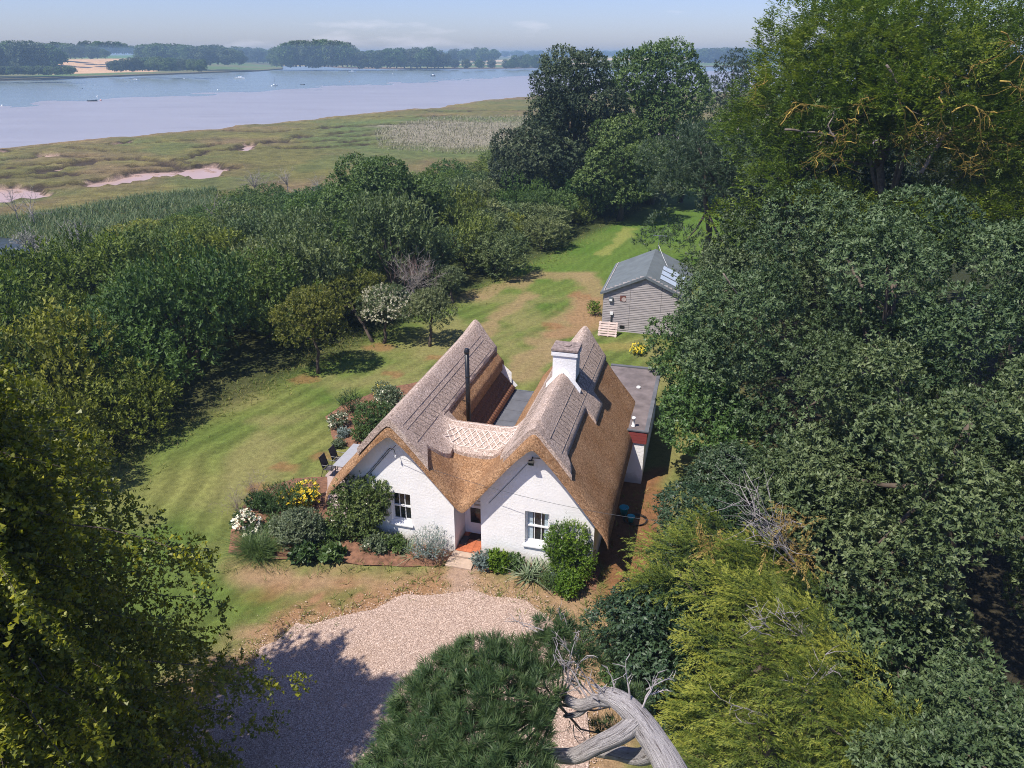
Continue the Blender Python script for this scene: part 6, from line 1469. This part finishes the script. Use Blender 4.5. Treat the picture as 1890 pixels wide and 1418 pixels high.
boat(171, 187, 4.0, 0, 'small dark open boat nearest the mudflat', hull='hull_dark', cabin=False, rz=.3)
for k, (px, py, lb) in enumerate([(402, 167, 'white mooring buoy between two yachts'), (180, 179, 'white mooring buoy above the open boat'), (186, 186, 'pink mooring buoy beside the open boat'), (4, 196, 'white mooring buoy at the left edge'), (340, 146, 'white mooring buoy near the far left bank'), (152, 164, 'small dark buoy in the left channel'), (725, 137, 'white buoy left of the dark-hulled yacht'), (645, 151, 'pink buoy below the distant yacht')]):
    g = G(px, py, SEA_Z); t = thing('buoy', lb, 'buoy', (g[0], g[1], SEA_Z))
    s_ = .45 if k not in (5,) else .35
    MB().lathe([(.05, -.3 * s_ * 2), (.7 * s_, -.2 * s_), (s_, .3 * s_), (.8 * s_, .9 * s_), (.2 * s_, 1.25 * s_)], 12).build('float', M['hull_white'] if 'white' in lb else (M['hull_dark'] if 'dark' in lb else plain('pink_buoy', (.7, .35, .3), .5)), t, True)
    MB().tube([(.12 * s_ * math.cos(a), 0, 1.25 * s_ + .15 * s_ * (1 - math.cos(a))) for a in np.linspace(0, 6.28, 9)], .03, 5).build('ring', M['lead'], t)

# ------------------------------------------------------------------ far trees
FAR = []
for sd, mt in ((200, 'sycamore'), (201, 'sycamore_dark'), (202, 'oak_far'), (203, 'sycamore')):
    rg = np.random.RandomState(sd); lb = make_lobes(rg, (0, 0, .46), (.46, .46, .50), 38, .17, -.99, .78)
    cr = crown_mesh(rg, 'crown', lb, 900, 'oak', M[mt], Ln=.060, Wd=.045, twig=.03, k=6, inner_leaf=.3, low=-.9)
    FAR.append((cr, trunk_mesh(rg, 'trunk', (0, 0, -.05), (0, 0, .5), .03, .015, lb, 5, .02, 5)))
for q in FAR: q[1].materials.append(M['bark'])
rg = np.random.RandomState(210)
def far_tree(px, ytop, ybase, Yd, label, group, wide=1.0):
    a = AT(px, ytop, Yd); b = AT(px, ybase + 3.5, Yd); h = a[2] - b[2]; cr, tr = FAR[rg.randint(len(FAR))]
    t = thing('far_tree', label, 'tree', b, rg.uniform(0, 6.28), group); t.scale = (h * wide, h * wide, h); link('trunk', tr, None, t); link('crown', cr, None, t)
def row(x0, x1, step, top, base, Yd, label, wide=1.0, jt=3.0, jy=.05):
    x = x0; k = 0
    while x <= x1:
        tp = (np.interp(x, [p[0] for p in top], [p[1] for p in top]) if isinstance(top, list) else top) + rg.uniform(-1, 1) * jt * .5
        k += 1; far_tree(x + rg.uniform(-.3, .3) * step, tp, base, Yd * rg.uniform(1 - jy, 1 + jy), f'{label}, {ORD[k - 1]} from the left' if k < 30 else f'{label}, {ORD[k - 30]} right of the middle', label.replace('tree', 'trees'), wide)
        x += step
row(-260, 108, 14, [(-260, 78), (-60, 76), (0, 76), (60, 74), (108, 84)], 124, 650, 'dark tree in the wood at the far left', 1.0)
row(-110, 140, 9, 122, 134, 575, 'low tree in the hedge along the far left bank', 1.5, 2, .02)
row(85, 205, 14, [(85, 78), (130, 79), (205, 91)], 104, 900, 'tree on the rise behind the wheat field', 1.1)
row(165, 270, 13, [(165, 76), (220, 77), (270, 90)], 96, 1500, 'hazy tree on the far hill above the wheat field', 1.3, 2)
row(268, 452, 11, [(268, 81), (305, 80), (360, 84), (400, 82), (452, 95)], 114, 930, 'tree in the long wood behind the promontory', 1.15)
row(205, 378, 10, [(205, 114), (240, 106), (290, 106), (376, 110)], 127, 690, 'dark low tree along the promontory shore', 1.1)
row(395, 510, 10, [(395, 90), (440, 86), (510, 91)], 112, 1350, 'hazy tree behind the inlet', 1.2, 2)
row(512, 664, 8.5, [(512, 88), (530, 79), (570, 74), (620, 74), (645, 80), (664, 92)], 118, 985, 'tall tree in the round grove on the far shore', 1.0, 3, .03)
row(668, 830, 11, [(668, 93), (720, 90), (790, 88), (830, 97)], 121, 1010, 'tree in the shore wood right of the round grove', 1.15)
row(832, 918, 11, [(832, 92), (880, 88), (918, 90)], 110, 1350, 'tree in the dark clump above the tan fields', 1.1)
row(845, 1035, 21, 109, 122, 1000, 'single low tree on the shore below the tan fields', 1.3)
row(950, 1030, 12, 101, 121, 1020, 'tree in the clump beside the tall dark tree', 1.0)
row(660, 1420, 17, 94, 101, 2500, 'hazy tree on the horizon', 2.2, 2)
row(1285, 1420, 12, 89, 112, 1500, 'hazy tree in the gap beside the tall ash', 1.3)
row(430, 660, 17, 93, 101, 2300, 'hazy tree on the skyline behind the round grove', 2.0, 2)

# ------------------------------------------------------------------ haze
hz = MB().box((-3200, -60, -5.5), (3200, 3600, 24.0)).build('haze', None)
m, nt, b, o = new_mat('haze'); nt.nodes.remove(b)
pv = nt.nodes.new('ShaderNodeVolumePrincipled'); pv.inputs['Color'].default_value = (.50, .74, .98, 1); pv.inputs['Density'].default_value = .00044; pv.inputs['Anisotropy'].default_value = .2
nt.links.new(pv.outputs['Volume'], o.inputs['Volume']); hz.data.materials.append(m)
tag(hz, 'thin summer haze over the estuary', kind='stuff')
